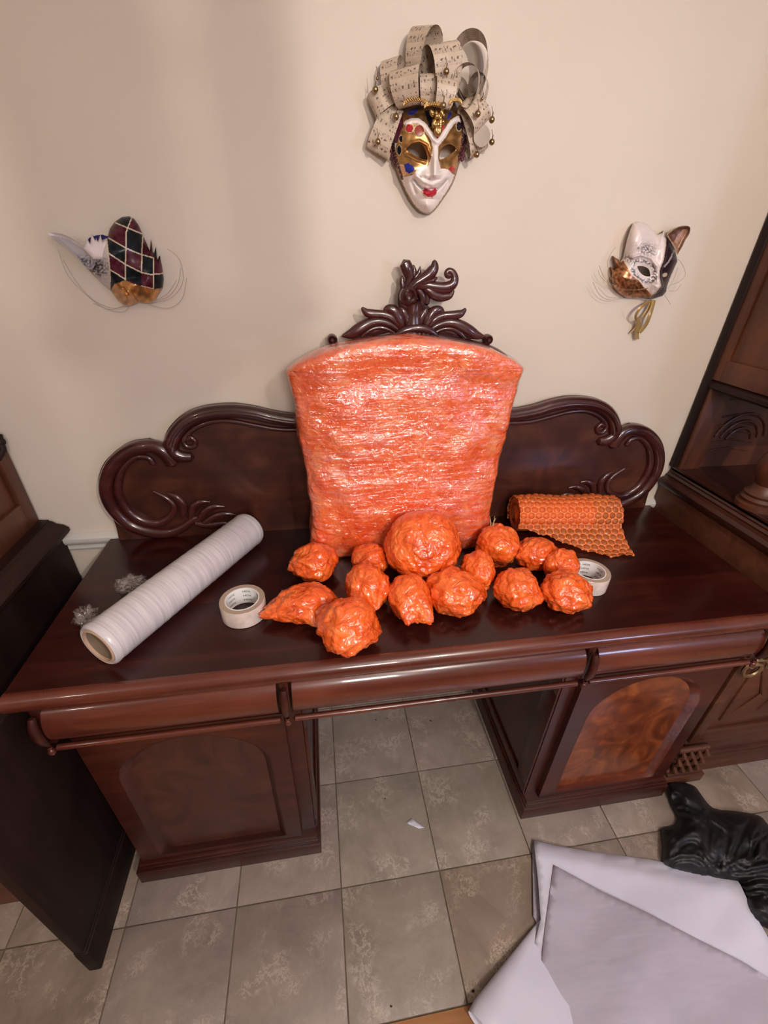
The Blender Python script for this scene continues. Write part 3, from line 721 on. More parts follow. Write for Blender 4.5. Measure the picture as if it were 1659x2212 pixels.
# ================================================================ WRAPPED PARCEL
pc_ = empty('wrapped_parcel', (-.035, -.14, H), 'tall orange padded parcel wound in clear stretch film, standing against the sideboard back', 'parcel')
def parcel(grow, seed, amp):
    nu, nv = 120, 90; V = []; F = []
    for j in range(nv + 1):
        t = j / nv
        for i in range(nu):
            a = 2 * math.pi * i / nu
            ca, sa = math.cos(a), math.sin(a)
            e = .34
            x = math.copysign(abs(ca) ** e, ca); y = math.copysign(abs(sa) ** e, sa)
            hw = .268 + .004 * math.cos(t * 9) + (.024 * max(0, (t - .78) / .22) ** 1.3) + .012 * max(0, (t - .3) / .7)
            hd = .074 + .006 * (1 - t) + (.006 * math.sin(t * 7))
            # pinch below the head
            hd -= .008 * math.exp(-((t - .86) / .05) ** 2)
            rim = 1.0
            if t > .965: rim = max(0, math.cos((t - .965) / .035 * math.pi / 2)) ** .45
            if t < .03: rim = .93 + .07 * math.sin(t / .03 * math.pi / 2)
            zt = .548 + .060 * (1 - min(1, abs(x)) ** 2.0) - .018 * (y < 0) * (-y)
            zt = .548 + .060 * (1 - min(1, abs(x * rim)) ** 2.0) - .012 * max(0, y * rim)
            z = H + zt * (t if t < .97 else .97 + .03 * math.sin((t - .97) / .03 * math.pi / 2))
            px, py = -.040 + x * hw * (rim if rim > 0 else 0), -.138 + y * hd * rim
            p = Vector((px, py, z)); q = p * 9 + Vector((seed, 0, 0))
            d = noise.fractal(q, 1.0, 2.0, 4) * amp + noise.noise(Vector((p.x * 40, p.y * 40, p.z * 16 + p.x * 30))) * amp * .35
            nrm = Vector((x * .3, y, 0)).normalized()
            p += nrm * (d + grow); p.z = max(p.z + (grow if t > .9 else 0), H + .0015); p.y = min(p.y, -.056)
            V.append(p)
    for j in range(nv):
        for i in range(nu):
            F.append((j * nu + i, j * nu + (i + 1) % nu, (j + 1) * nu + (i + 1) % nu, (j + 1) * nu + i))
    F.append(tuple(range(nu))[::-1]); F.append(tuple(range(nv * nu, nv * nu + nu)))
    return V, F
V, F = parcel(0, 3.3, .010); mesh('orange_padding', V, F, ORANGEP, pc_)
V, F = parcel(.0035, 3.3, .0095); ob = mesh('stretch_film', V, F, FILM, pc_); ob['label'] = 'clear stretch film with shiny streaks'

# ================================================================ ORANGE BUNDLES
def bundle(name, label, u, v, r, sq=(1, 1, 1), tails=(), seed=0, amp=.16, group='small orange bubble-wrapped bundles on the sideboard', zc=None, sub=5, cat='bundle'):
    r *= 1.13
    zc = zc or H + r * sq[2] * .93
    c = WZ(u, v, zc)
    bm = bmesh.new(); bmesh.ops.create_icosphere(bm, subdivisions=sub, radius=1)
    for vt in bm.verts:
        n = vt.co.normalized(); q = n * 1.6 + Vector((seed * 7.1, seed * 3.3, seed))
        d = noise.fractal(q, 1.0, 2.1, 2) * amp * .8
        rd = abs(noise.noise(n * 3.6 + Vector((seed * 3, 1, 5)))) ; d += (.12 - rd) * amp * .55
        rd2 = abs(noise.noise(n * 8.5 + Vector((seed * 5, 2, 1)))); d += (.14 - rd2) * amp * .34
        vd = noise.voronoi(n * 3.4 * (r / .055) + Vector((seed, 2, 0)))[0]; d += (.22 - vd[0]) * .085 * (.055 / r)
        d += .020 * noise.noise(n * 20 + Vector((0, seed, 0)))
        d = d * .78 + .04
        p = Vector((n.x * sq[0], n.y * sq[1], n.z * sq[2])) * (1 + d) * r
        for (tu, tv, tl, tw) in tails:     # pulled corners: direction in world x,y + z
            td = Vector((tu, tv, 0)).normalized(); k = max(0, n.dot(td)) ** tw
            p += td * (tl * r * k) * (1 + .5 * noise.noise(n * 14)); p.z += (H + r * .25 - c.z - p.z) * k * .3
        w_ = c + p
        if w_.z < H + .0015: w_.z = H + .0015 + (w_.z - H) * .02 + .0
        w_.z = max(w_.z, H + .001)
        w_.y = min(w_.y, -.06)
        vt.co = w_
    bm.verts.index_update()
    V = [x.co.copy() for x in bm.verts]; F = [[x.index for x in f.verts] for f in bm.faces]; bm.free()
    o = mesh(name, V, F, ORANGE, None, True, loc=(c.x, c.y, H))
    tag(o, label, cat, group); return o
B = bundle
B('orange_bundle', 'small round orange bundle farthest left, against the lower left corner of the tall parcel', 679, 1214, .052, (1.02, 1, .82), ((-1, -.1, .12, 8),), 1, .26)
B('orange_bundle', 'small orange bundle tucked against the tall parcel, just left of the big orange ball', 800, 1210, .045, (1, 1, .85), ((.6, 1, .15, 8),), 2, .26)
B('orange_bundle', 'orange bundle in the second row left of the big ball, behind the frontmost one', 793, 1268, .052, (.92, 1, 1.0), ((.2, -1, .22, 10),), 3, .26)
B('orange_bundle', 'wide low orange bundle whose pointed left end nearly touches the tape roll', 660, 1302, .058, (1.15, .85, .62), ((-1, -.25, .45, 10), (.35, -1, .5, 24)), 4, .26)
B('orange_bundle', 'frontmost orange bundle, nearest the front edge of the sideboard', 752, 1350, .060, (1, .95, .86), ((-.5, -1, .12, 10),), 5, .28)
B('orange_bundle', 'pear-shaped orange bundle with a gathered twisted end towards the front edge', 885, 1290, .052, (.88, 1.1, .88), ((.5, -1, .45, 10), (-.3, -1, .35, 24), (.0, 1, .2, 8)), 6, .2)
B('orange_ball', 'biggest orange ball of wrap, leaning on the front of the tall parcel', 914, 1180, .088, (1.02, .88, .98), ((-.1, -.6, .05, 4),), 7, .13, group='', sub=6)
B('orange_bundle', 'orange bundle in front of the big ball, to its right, with a crumpled top', 982, 1277, .059, (1.0, 1, .82), ((.9, -.3, .15, 10),), 8, .26)
B('orange_bundle', 'narrow upright orange bundle with visible bubbles, right of the big ball', 1033, 1236, .050, (.72, .9, 1.05), ((-.3, 1, .35, 8),), 9, .26)
B('orange_bundle', 'orange bundle with a dry straw sprig sticking out, beside the bubble wrap roll', 1075, 1178, .057, (.9, .9, .98), ((.2, 1, .25, 10),), 10, .24)
B('orange_bundle', 'orange bundle half hidden behind two others, below the middle of the bubble wrap roll', 1158, 1196, .049, (1.1, .9, .85), ((.9, .5, .2, 8),), 11, .26)
B('orange_bundle', 'orange bundle standing alone in front, with a flat shiny face towards the camera', 1117, 1273, .052, (.95, .95, .9), ((.9, -.6, .18, 12),), 12, .24)
B('orange_bundle', 'orange bundle with a pointed top, leaning behind the rightmost one', 1213, 1222, .043, (1.0, .9, 1.0), ((.4, 1, .6, 8),), 13, .24)
B('orange_bundle', 'rightmost orange bundle, in front of the right tape roll', 1222, 1277, .051, (1.05, 1, .84), ((.8, -1, .12, 10),), 14, .26)
B('orange_bundle', 'flat orange bundle in the shade between the big ball and the tall parcel foot', 1008, 1156, .036, (1.1, 1, .75), ((.7, -.2, .2, 8),), 15, .26)
for o in bpy.data.objects:
    if o.get('group') == '': del o['group']
# straw sprig on the bundle beside the roll
sp0 = WZ(1062, 1140, H + .105)
sg = MB()
for dx, dz, dy in ((-.012, .04, 0), (-.002, .045, -.01), (.010, .030, .004)):
    sg.tube([sp0 + Vector((0, 0, -.03)), sp0 + Vector((dx * .4, dy, dz * .4)), sp0 + Vector((dx, dy, dz))], [.0022, .0016, .0006], 6)
STRAW = plain('dry_straw', (.55, .42, .2), .6)
bd10 = [o for o in bpy.data.objects if o.name.startswith('orange_bundle') and 'straw sprig' in o['label']][0]
ob = sg.build('straw_sprig', STRAW, bd10)

# ================================================================ BUBBLE WRAP ROLL
bw = empty('bubble_wrap_roll', (.48, -.15, H), 'roll of orange bubble wrap lying against the sideboard back, its loose end trailing', 'bubble wrap')
Rb = .058
A0 = Vector((.340, -.118, H + Rb)); A1 = Vector((.640, -.150, H + Rb))
def sheet(side, nu, nv, r0, x_ext, thick, seed, flap):
    """profile: starts at back bottom, over the top, down the front, then lies on the table"""
    ax = (A1 - A0); L = ax.length; ax.normalize(); nrm = Vector((ax.y, -ax.x, 0)).normalized()   # towards viewer
    V = []; F = []; UV = []; BC = []
    for i in range(nu + 1):
        s = i / nu * (L + x_ext) - .0
        fl = flap(s / L)
        tot = math.pi * 1.45 * r0 + fl
        for j in range(nv + 1):
            t = j / nv * tot
            arc = math.pi * 1.45 * r0
            rr = r0 * (1 + .04 * math.sin(s * 30))
            if t < arc:
                a = math.pi * 1.25 - t / rr * (rr / r0)       # from behind, over the top
                a = math.pi * 1.25 - (t / arc) * math.pi * 1.30
                off = Vector((0, 0, math.sin(a) * rr)) + nrm * (math.cos(a) * rr)
            else:
                a = -math.pi * .05; k = t - arc
                x0 = math.cos(a) * rr; z0 = math.sin(a) * rr
                dn = min(1, k / (.105))
                zz = z0 + (-r0 + .006 - z0) * (1 - (1 - dn) ** 1.35); xx = x0 + k * .78
                off = Vector((0, 0, zz)) + nrm * xx
            # hex bubbles
            pit = .0235; row = round(t / (pit * .87)); sx = s / pit + (row % 2) * .5
            du = (sx - round(sx)) * pit; dv = t - row * pit * .87
            bh = max(0, 1 - (du * du + dv * dv) / (pit * .47) ** 2) ** .5 * .0055
            BC.append(bh / .0055)
            if t < arc: nn = off.normalized()
            else: nn = (nrm * .4 + Vector((0, 0, 1))).normalized()
            p = A0 + ax * s + off + nn * (bh + thick)
            w = noise.fractal(Vector((s * 14, t * 14, seed)), 1, 2, 3) * .004
            p += nn * w; p.z = max(p.z, H + .0015)
            p += Vector((0, 0, .003 * math.sin(s * 90) * (1 if j == nv else 0)))
            p.z = max(p.z, H + .001); p.y = min(p.y, -.047)
            V.append(p)
    for i in range(nu):
        for j in range(nv):
            F.append((i * (nv + 1) + j, (i + 1) * (nv + 1) + j, (i + 1) * (nv + 1) + j + 1, i * (nv + 1) + j + 1))
    return V, F, np.repeat(np.array(BC)[:, None], 3, 1)
ORSHEET, nt, b = newmat('orange_bubble_sheet'); out = nt.nodes['Material Output']
b.inputs['Base Color'].default_value = (.90, .24, .06, 1); b.inputs['Roughness'].default_value = .2; b.inputs['Coat Weight'].default_value = .6
bbn = bump(nt, noi(nt, objco(nt), 90, 4, .7, 1), .5, .003); nt.links.new(bbn, b.inputs['Normal'])
tr = nd(nt, 'ShaderNodeBsdfTransparent'); tr.inputs['Color'].default_value = (1, .72, .42, 1)
ms = nd(nt, 'ShaderNodeMixShader')
at_ = nd(nt, 'ShaderNodeAttribute', attribute_name='paint')
geo = ramp(nt, at_.outputs['Fac'], [(.15, (.88,) * 3), (.45, (.42,) * 3)])
nt.links.new(geo, ms.inputs[0]); nt.links.new(tr.outputs[0], ms.inputs[1]); nt.links.new(b.outputs[0], ms.inputs[2]); nt.links.new(ms.outputs[0], out.inputs['Surface'])
V, F, BC = sheet(1, 190, 150, Rb, .03, 0, 1, lambda q: 0.012 + .120 * max(0, min(1, (q - .10) / .75)) ** 1.0)
ob = mesh('bubble_sheet', V, F, ORSHEET, bw, colors=BC); ob['label'] = 'single loose layer of round orange bubbles'
# inner rolled layers, opaque
V = []; F = []; ax = (A1 - A0).normalized(); nrm = Vector((ax.y, -ax.x, 0)).normalized(); n_ = 40; ks = 30; L = (A1 - A0).length * .80
for i in range(ks + 1):
    for j in range(n_):
        a = 2 * math.pi * j / n_; rr = (Rb - .004) * (1 + .03 * noise.noise(Vector((math.cos(a) * 2, math.sin(a) * 2, i * .3))))
        p = A0 + ax * (.004 + L * i / ks) + Vector((0, 0, math.sin(a) * rr)) + nrm * (math.cos(a) * rr); p.z = max(p.z, H + .003); V.append(p)
for i in range(ks):
    for j in range(n_): F.append((i * n_ + j, i * n_ + (j + 1) % n_, (i + 1) * n_ + (j + 1) % n_, (i + 1) * n_ + j))
k0 = len(V); F.append(tuple(range(ks * n_, ks * n_ + n_)))
for i, rr in enumerate((.040, .034, .028)):      # spiral layers at the left end
    for j in range(n_):
        a = 2 * math.pi * j / n_; V.append(A0 + ax * (.004 + (.012 if i % 2 else 0)) + Vector((0, 0, math.sin(a) * rr)) + nrm * (math.cos(a) * rr))
for q in range(3):
    a_ = 0 if q == 0 else k0 + (q - 1) * n_; b_ = k0 + q * n_
    for j in range(n_): F.append((a_ + j, b_ + j, b_ + (j + 1) % n_, a_ + (j + 1) % n_))
F.append(tuple(range(k0 + 2 * n_, k0 + 3 * n_))[::-1])
mesh('rolled_layers', V, F, ORANGE, bw)

# ================================================================ STRETCH FILM ROLL
Rr = .053
P0 = Vector((-.751, -.524, H + Rr)); P1 = Vector((-.490, -.097, H + Rr))
fr = empty('stretch_film_roll', (-.62, -.31, H), 'long roll of clear stretch film lying on the left of the sideboard top', 'film roll')
def cyl(p0, p1, prof, n=48, name='', mat=None, parent=None, auto=40):
    ax = (p1 - p0); L = ax.length; ax.normalize(); s1 = ax.cross(Vector((0, 0, 1))).normalized(); s2 = s1.cross(ax)
    V = []; F = []; k = len(prof)
    for i in range(n):
        a = 2 * math.pi * i / n
        for r, h in prof: V.append(p0 + ax * h + (s1 * math.cos(a) + s2 * math.sin(a)) * r)
    for i in range(n):
        for j in range(k - 1): F.append((i * k + j, ((i + 1) % n) * k + j, ((i + 1) % n) * k + j + 1, i * k + j + 1))
    return mesh(name, V, F, mat, parent, True, auto=auto)
L = (P1 - P0).length
pr = [(.0435, .002), (.0475, .0), (.0505, .002), (Rr, .008)]
for k in range(1, 40):
    h = .008 + (L - .016) * k / 40
    pr.append((Rr - .0003 - .0010 * abs(math.sin(k * 1.7)), h))
pr += [(Rr, L - .010), (.0505, L - .002), (.047, L), (.0435, L)]
cyl(P0, P1, pr, 64, 'film_winding', ROLLM, fr)
cyl(P0, P1, [(.0435, .004), (.0435, .0), (.0425, -.001), (.0385, -.001), (.0380, .006)], 48, 'cardboard_tube', CARD, fr)
cyl(P0, P1, [(.0380, .005), (.0380, L - .001), (.0435, L - .001)], 48, 'tube_inside', CARDIN, fr)
# loose crumpled bits of film behind
def crumple(c, r, seed, name, parent, mat, sq=(1, 1, 1)):
    bm = bmesh.new(); bmesh.ops.create_icosphere(bm, subdivisions=4, radius=1)
    for v in bm.verts:
        n = v.co.normalized(); d = noise.fractal(n * 3 + Vector((seed, 0, 0)), .8, 2.2, 5) * .7
        p = Vector((n.x * sq[0], n.y * sq[1], n.z * sq[2])) * r * (1 + d) + c; p.z = max(p.z, H + .001); v.co = p
    bm.verts.index_update(); V = [x.co.copy() for x in bm.verts]; F = [[x.index for x in f.verts] for f in bm.faces]; bm.free()
    return mesh(name, V, F, mat, parent, True)
q = WZ(186, 1332, H + .018); crumple(q, .022, 1, 'loose_film', fr, LOOSE)
q = WZ(283, 1262, H + .02); crumple(q, .026, 2, 'loose_film', fr, LOOSE, (1.2, 1, .8))

# ================================================================ TAPE ROLLS
def tape(cx, cy, label, rot):
    t = empty('tape_roll', (cx, cy, H), label, 'tape', 'packing tape rolls on the sideboard')
    h = .048
    MB().lathe([(.0395, .001), (.0520, .001), (.0535, .0025), (.0535, h - .0015), (.0525, h)], (cx, cy, H), 64).build('tape_winding', TAPEM, t)
    MB().lathe([(.0525, h), (.0405, h)], (cx, cy, H), 64).build('tape_side', TAPESIDE, t)
    MB().lathe([(.0405, h), (.0405, h + .0006), (.0382, h + .0006), (.0382, .001), (.0405, .001)], (cx, cy, H), 64).build('core', WHITE, t)
    # lettering printed round the inside of the core
    cu = bpy.data.curves.new('t', 'FONT'); cu.body = 'HDX'; cu.size = .0078; cu.align_x = 'CENTER'; cu.align_y = 'CENTER'; cu.offset = .00008
    to = bpy.data.objects.new('t', cu); COL.objects.link(to); bpy.context.view_layer.update()
    dg = bpy.context.evaluated_depsgraph_get(); me = to.evaluated_get(dg).to_mesh()
    tv = [v.co.copy() for v in me.vertices]; tf = [list(p.vertices) for p in me.polygons]
    bpy.data.objects.remove(to)
    V = []; F = []
    rr = .0379
    for row, z in ((0, .038), (1, .0245), (2, .011)):
        for k in range(6):
            a0 = rot + k * 2 * math.pi / 6 + (row % 2) * 0
            b0 = len(V)
            for v in tv:
                a = a0 - v.x * 1.2 / rr
                V.append((cx + rr * math.cos(a), cy + rr * math.sin(a), H + z + v.y))
            F += [[i + b0 for i in f] for f in tf]
    mesh('core_lettering', V, F, INK, t, False)
    return t
tape(-.475, -.406, 'clear packing tape roll with white core, alone left of the orange bundles', math.pi / 2 - .12)
tape(.437, -.408, 'clear packing tape roll with white core, half hidden behind the rightmost orange bundle', math.pi / 2 - .35)

# ================================================================ PAPER, BAG AND SCRAPS ON THE FLOOR
def lerp_sheet(name, poly, zf, mat, parent=None, step=12, label=None, cat=None, loc=None, amp=.004, seed=0, back=None):
    def hfn(U, V, D):
        z = np.array([zf(u, v) for u, v in zip(U, V)])
        return z
    def mp(U, V, Hh):
        if np.ptp(Hh) == 0 and back is not None and abs(Hh[0] - back) < 1e-9:
            Z = np.array([max(zf(u, v) - .0012, .0006) for u, v in zip(U, V)]); return WZa(U, V, Z)
        return WZa(U, V, Hh)
    return relief(name, poly, step, hfn, mp, mat, parent, back=back, loc=loc, n=4, smooth_out=False)
pp = empty('packing_paper', (.6, -.9, 0), 'large creased sheets of pale packing paper heaped on the floor, lower right', 'paper')
def zA(u, v):
    return .030 + .010 * math.sin(u * .012 + 1) * math.sin(v * .011) + .0045 * noise.noise(Vector((u * .012, v * .012, 1))) - .022 * max(0, 1 - abs(v - (1815 + (u - 1155) * .19)) / 26)
shA = [(1153, 1815), (1200, 1826), (1300, 1842), (1400, 1856), (1500, 1876), (1570, 1892), (1590, 1897), (1600, 1912), (1622, 1960), (1662, 2030), (1720, 2160), (1760, 2320), (1120, 2320), (1140, 2100), (1168, 1985), (1162, 1900)]
ob = lerp_sheet('paper_sheet', shA, zA, PAPER, pp, 13, back=-1.0)
shB = [(1196, 1868), (1300, 1925), (1400, 1972), (1500, 2025), (1600, 2075), (1680, 2125), (1760, 2190), (1760, 2330), (1145, 2330), (1160, 2150), (1178, 2000)]
ob = lerp_sheet('paper_sheet', shB, lambda u, v: zA(u, v) + .006 + .002 * math.sin(u * .02), PAPER2, pp, 13, back=-1.0); ob['label'] = 'greyer sheet lying on top'
shC = [(1150, 1825), (1160, 1822), (1168, 1900), (1172, 1985), (1160, 1995), (1152, 1980)]
ob = lerp_sheet('paper_fold', shC, lambda u, v: .010, PAPER2, pp, 8, back=-1.0)
# curled left flap: a rolled edge lying along the floor
c0 = WZ(1178, 1978, .022); c1 = WZ(1052, 2240, .022)
fl = MB(); V = []; F = []; ax = (c1 - c0).normalized(); sd = Vector((-ax.y, ax.x, 0)); 
if sd.x > 0: sd = -sd
nL = 24; nA = 22; L = (c1 - c0).length
for i in range(nL + 1):
    s = i / nL; rr = .006 + .050 * min(1, s * 1.1) ; c = c0 + ax * (L * s)
    for j in range(nA + 1):
        a = -math.pi * .42 + (math.pi * .95) * j / nA
        x = math.cos(a) * rr * 1.0; z = math.sin(a) * rr * .62 + rr * .62
        p = c + sd * (x - .0) + Vector((0, 0, z - c.z + .001)); 
        if a > math.pi * .45: pass
        V.append(p)
    V.append(c - sd * (.25 * s + .02) + Vector((0, 0, rr * 1.24 - c.z + .001 + 0)))
    
k = nA + 2
for i in range(nL):
    for j in range(k - 1): F.append((i * k + j, (i + 1) * k + j, (i + 1) * k + j + 1, i * k + j + 1))
ob = mesh('paper_curl', V, F, PAPER, pp, True)
# black bag
bagp = [(1440, 1692), (1470, 1688), (1500, 1698), (1512, 1712), (1540, 1745), (1590, 1752), (1640, 1762), (1662, 1785), (1720, 1850), (1720, 2010), (1640, 1998), (1612, 1960), (1598, 1915), (1575, 1905), (1500, 1890), (1434, 1868), (1430, 1830), (1428, 1790), (1455, 1782), (1462, 1765), (1448, 1738)]
def bagz(U, V, D):
    z = .055 * dome(D, 80) + .002; out = []
    for u, v in zip(U, V):
        a = noise.noise(Vector((u * .010, v * .012, 4))) * 1.6; b_ = noise.noise(Vector((u * .011, v * .010, 11))) * 1.6
        p = Vector((u * .011 + a, v * .019 + b_, 2))
        f = 1 - 2.2 * abs(noise.noise(p)); f2 = 1 - 2.2 * abs(noise.noise(p * 2.3 + Vector((5, 1, 0))))
        f3 = 1 - 2.2 * abs(noise.noise(p * 5.1 + Vector((1, 7, 0))))
        out.append(.017 * f + .009 * f2 + .004 * f3)
    return np.maximum(z + np.array(out) * dome(D, 40), .0008)
bag = relief('plastic_bag', bagp, 4.5, bagz, WZa, BLACKP, None, back=.0004, loc=tuple(WZ(1540, 1850, 0)), n=3)
tag(bag, 'crumpled black plastic bag on the tiles beside the carved cupboard foot', 'bag')
# small triangular paper scrap and dirt
sc_ = [(878, 1778), (889, 1768), (917, 1788), (905, 1790)]
o = relief('paper_scrap', sc_, 6, lambda U, V, D: np.full(len(U), .0025) + .0006 * (U > 900), WZa, PAPER, None, back=.0012, loc=tuple(WZ(895, 1780, 0)), smooth_out=False)
tag(o, 'small triangular white paper scrap on the tiles under the sideboard gap', 'paper scrap')
DIRT = plain('dark_debris', (.02, .012, .01), .8)
for k, (u, v, r, lb) in enumerate(((1022, 2141, .0045, 'largest dark crumb near the wooden floor edge, by the paper'), (845, 2174, .003, 'thin dark crumb near the wooden floor edge, left of the largest one'), (832, 1725, .003, 'sliver of dark dirt behind the white paper scrap'), (812, 1555, .0035, 'leftmost of the three dark specks just behind the front rail'), (836, 1552, .003, 'middle of the three dark specks just behind the front rail'), (930, 1557, .004, 'rightmost of the three dark specks just behind the front rail'))):
    p = WZ(u, v, .002); o = MB().ball((p.x, p.y, .0022), r, 6, (1, .6, .45)).build('crumb', DIRT, None, loc=(p.x, p.y, 0))
    o.location = (0, 0, 0); me = o.data; me.transform(Matrix.Translation((0, 0, 0)))
    o.location = (p.x, p.y, 0); tag(o, lb, 'crumb', 'dark crumbs on the floor')

# ================================================================ CHANDELIER (hangs unseen behind the camera, holds the lamp)
ch_ = empty('chandelier', (.45, -2.0, 2.64), 'unseen brass chandelier behind the camera, candle sleeves set to shadow the left wall', 'chandelier')
mb = MB().lathe([(.0001, 2.648), (.055, 2.648), (.05, 2.63), (.012, 2.615), (.009, 2.50), (.028, 2.47), (.034, 2.44), (.02, 2.41), (.009, 2.39), (.0001, 2.385)], (.45, -2.0, 0), 20); mb.build('stem', BRASS, ch_)
for ex, ey, ez in ((0.244, -1.5, 2.189), (0.186, -1.5, 2.15), (0.145, -1.5, 2.179), (.95, -1.75, 2.1), (.80, -2.4, 2.1), (.2, -2.45, 2.1)):  # first three sleeves placed to cast soft shadows on the left wall
    am = MB().tube(spline([(.45, -2.0, 2.44), (.45 + (ex - .45) * .35, -2.0 + (ey + 2) * .35, 2.50), (.45 + (ex - .45) * .75, -2.0 + (ey + 2) * .75, ez - .12), (ex, ey, ez - .09)], 6), .007, 8)
    a_ = am.build('arm', BRASS, ch_)
    MB().lathe([(.0001, -.10), (.030, -.095), (.034, -.08), (.022, -.072), (.024, -.05), (.024, .04), (.020, .05), (.026, .07), (.020, .09), (.0001, .105)], (ex, ey, ez), 18).build('candle_sleeve', WHITEP, a_)

# ================================================================ MASKS
def c1(x, y): return 750 + x / 4.608, 20 + y / 4.608
def c2(x, y): return 80 + x / 4.608, 440 + y / 4.608
def c3(x, y): return 1240 + x / 5.53, 440 + y / 5.53
def mapper(cf):
    def mp(U, V, Hh):
        a, b_ = cf(U, V); return WYa(a, b_, -np.asarray(Hh))
    return mp
def gs(U, V, x, y, sx, sy=None):
    sy = sy or sx; return np.exp(-((U - x) / sx) ** 2 - ((V - y) / sy) ** 2)
def nz(U, V, s, z=0): return np.array([noise.noise(Vector((u * s, v * s, z))) for u, v in zip(U, V)])
def fill(C, m_, col): C[m_] = col
def ell(U, V, x, y, a, b_, rot=0):
    c, s = math.cos(rot), math.sin(rot); dx, dy = U - x, V - y
    return ((dx * c + dy * s) / a) ** 2 + ((-dx * s + dy * c) / b_) ** 2
IV = (.86, .78, .74); GD = (.34, .20, .075); RD = (.42, .012, .02); BL = (.02, .03, .27); MR = (.10, .012, .03); BK_ = (.012, .010, .016)
def metal(C):           # golden pigments (ratio of the channels) are metallic
    g = (C[:, 0] > C[:, 1] * 1.35) & (C[:, 1] > C[:, 2] * 1.7) & (C[:, 1] > C[:, 0] * .36) & (C[:, 0] > .08)
    C = C.copy(); C[g] = np.clip(C[g] * np.array((1.2, 1.12, 1.05)), 0, 1)
    return np.hstack([C, (g * .8)[:, None]])
# ---- centre mask
cm = empty('jester_mask', tuple(WY(928, 300, -.02)), 'white and gold jester face mask crowned with sheet-music paper loops, highest on the wall', 'mask')
FO = [(430, 1310), (440, 1200), (470, 1100), (520, 1030), (600, 985), (700, 955), (850, 950), (1000, 955), (1080, 970), (1140, 1020), (1170, 1110), (1180, 1250), (1160, 1420), (1120, 1530), (1085, 1650), (1035, 1770), (960, 1885), (895, 1975), (850, 2022), (800, 2040), (745, 2028), (685, 1985), (615, 1890), (560, 1780), (510, 1660), (470, 1530), (440, 1420)]
EYL = [(588, 1392), (640, 1348), (705, 1335), (760, 1368), (788, 1430), (797, 1492), (752, 1492), (690, 1465), (630, 1432)]
EYR = [(918, 1440), (950, 1375), (1008, 1342), (1065, 1362), (1080, 1400), (1030, 1440), (970, 1482), (922, 1492)]
BROW = [(590, 1135), (640, 1112), (700, 1110), (760, 1150), (810, 1220), (855, 1290), (905, 1325), (950, 1270), (1000, 1190), (1050, 1120), (1105, 1085), (1135, 1110)]
def ch(U, V, D):
    z = .012 + .060 * dome(D, 300, .62)
    z += .030 * np.exp(-((U - (878 - (V - 1500) * .04)) / 38) ** 2) * np.clip((V - 1280) / 330, 0, 1) * (V < 1690) * np.clip((1700 - V) / 50, 0, 1)
    z += .010 * gs(U, V, 790, 1650, 42, 36) + .009 * gs(U, V, 925, 1640, 34, 36) + .006 * gs(U, V, 865, 1680, 60, 30)
    z += .007 * np.exp(-(dseg(BROW, U, V, False) / 26) ** 2)
    z -= .012 * gs(U, V, 700, 1420, 110, 70) + .011 * gs(U, V, 995, 1410, 90, 65)
    z += .006 * np.exp(-(dseg([(560, 1400), (640, 1325), (720, 1312), (790, 1350), (830, 1450)], U, V, False) / 14) ** 2)
    z += .005 * np.exp(-(dseg([(600, 1450), (690, 1500), (770, 1520)], U, V, False) / 16) ** 2)
    z += .010 * gs(U, V, 620, 1600, 100, 80) + .007 * gs(U, V, 1040, 1590, 60, 70)
    sm = [(668, 1700), (700, 1745), (745, 1785), (800, 1800), (850, 1796), (900, 1790), (950, 1745), (985, 1700)]
    ds = dseg(sm, U, V, False)
    z -= .009 * np.exp(-(ds / 13) ** 2)
    z += .007 * np.exp(-(dseg([(690, 1660), (760, 1715), (850, 1745), (930, 1715), (990, 1660)], U, V, False) / 26) ** 2)
    z -= .005 * np.exp(-(dseg([(660, 1640), (640, 1720), (680, 1830)], U, V, False) / 18) ** 2) + .004 * np.exp(-(dseg([(1000, 1650), (1000, 1720), (950, 1820)], U, V, False) / 16) ** 2)
    z += .007 * gs(U, V, 825, 1835, 70, 34) + .012 * gs(U, V, 800, 1960, 70, 60) - .004 * gs(U, V, 810, 1890, 70, 14)
    z += .003 * ((ell(U, V, 620, 1185, 42, 44) < 1) | (ell(U, V, 718, 1205, 50, 58) < 1) | (ell(U, V, 615, 1582, 48, 54) < 1))
    return z
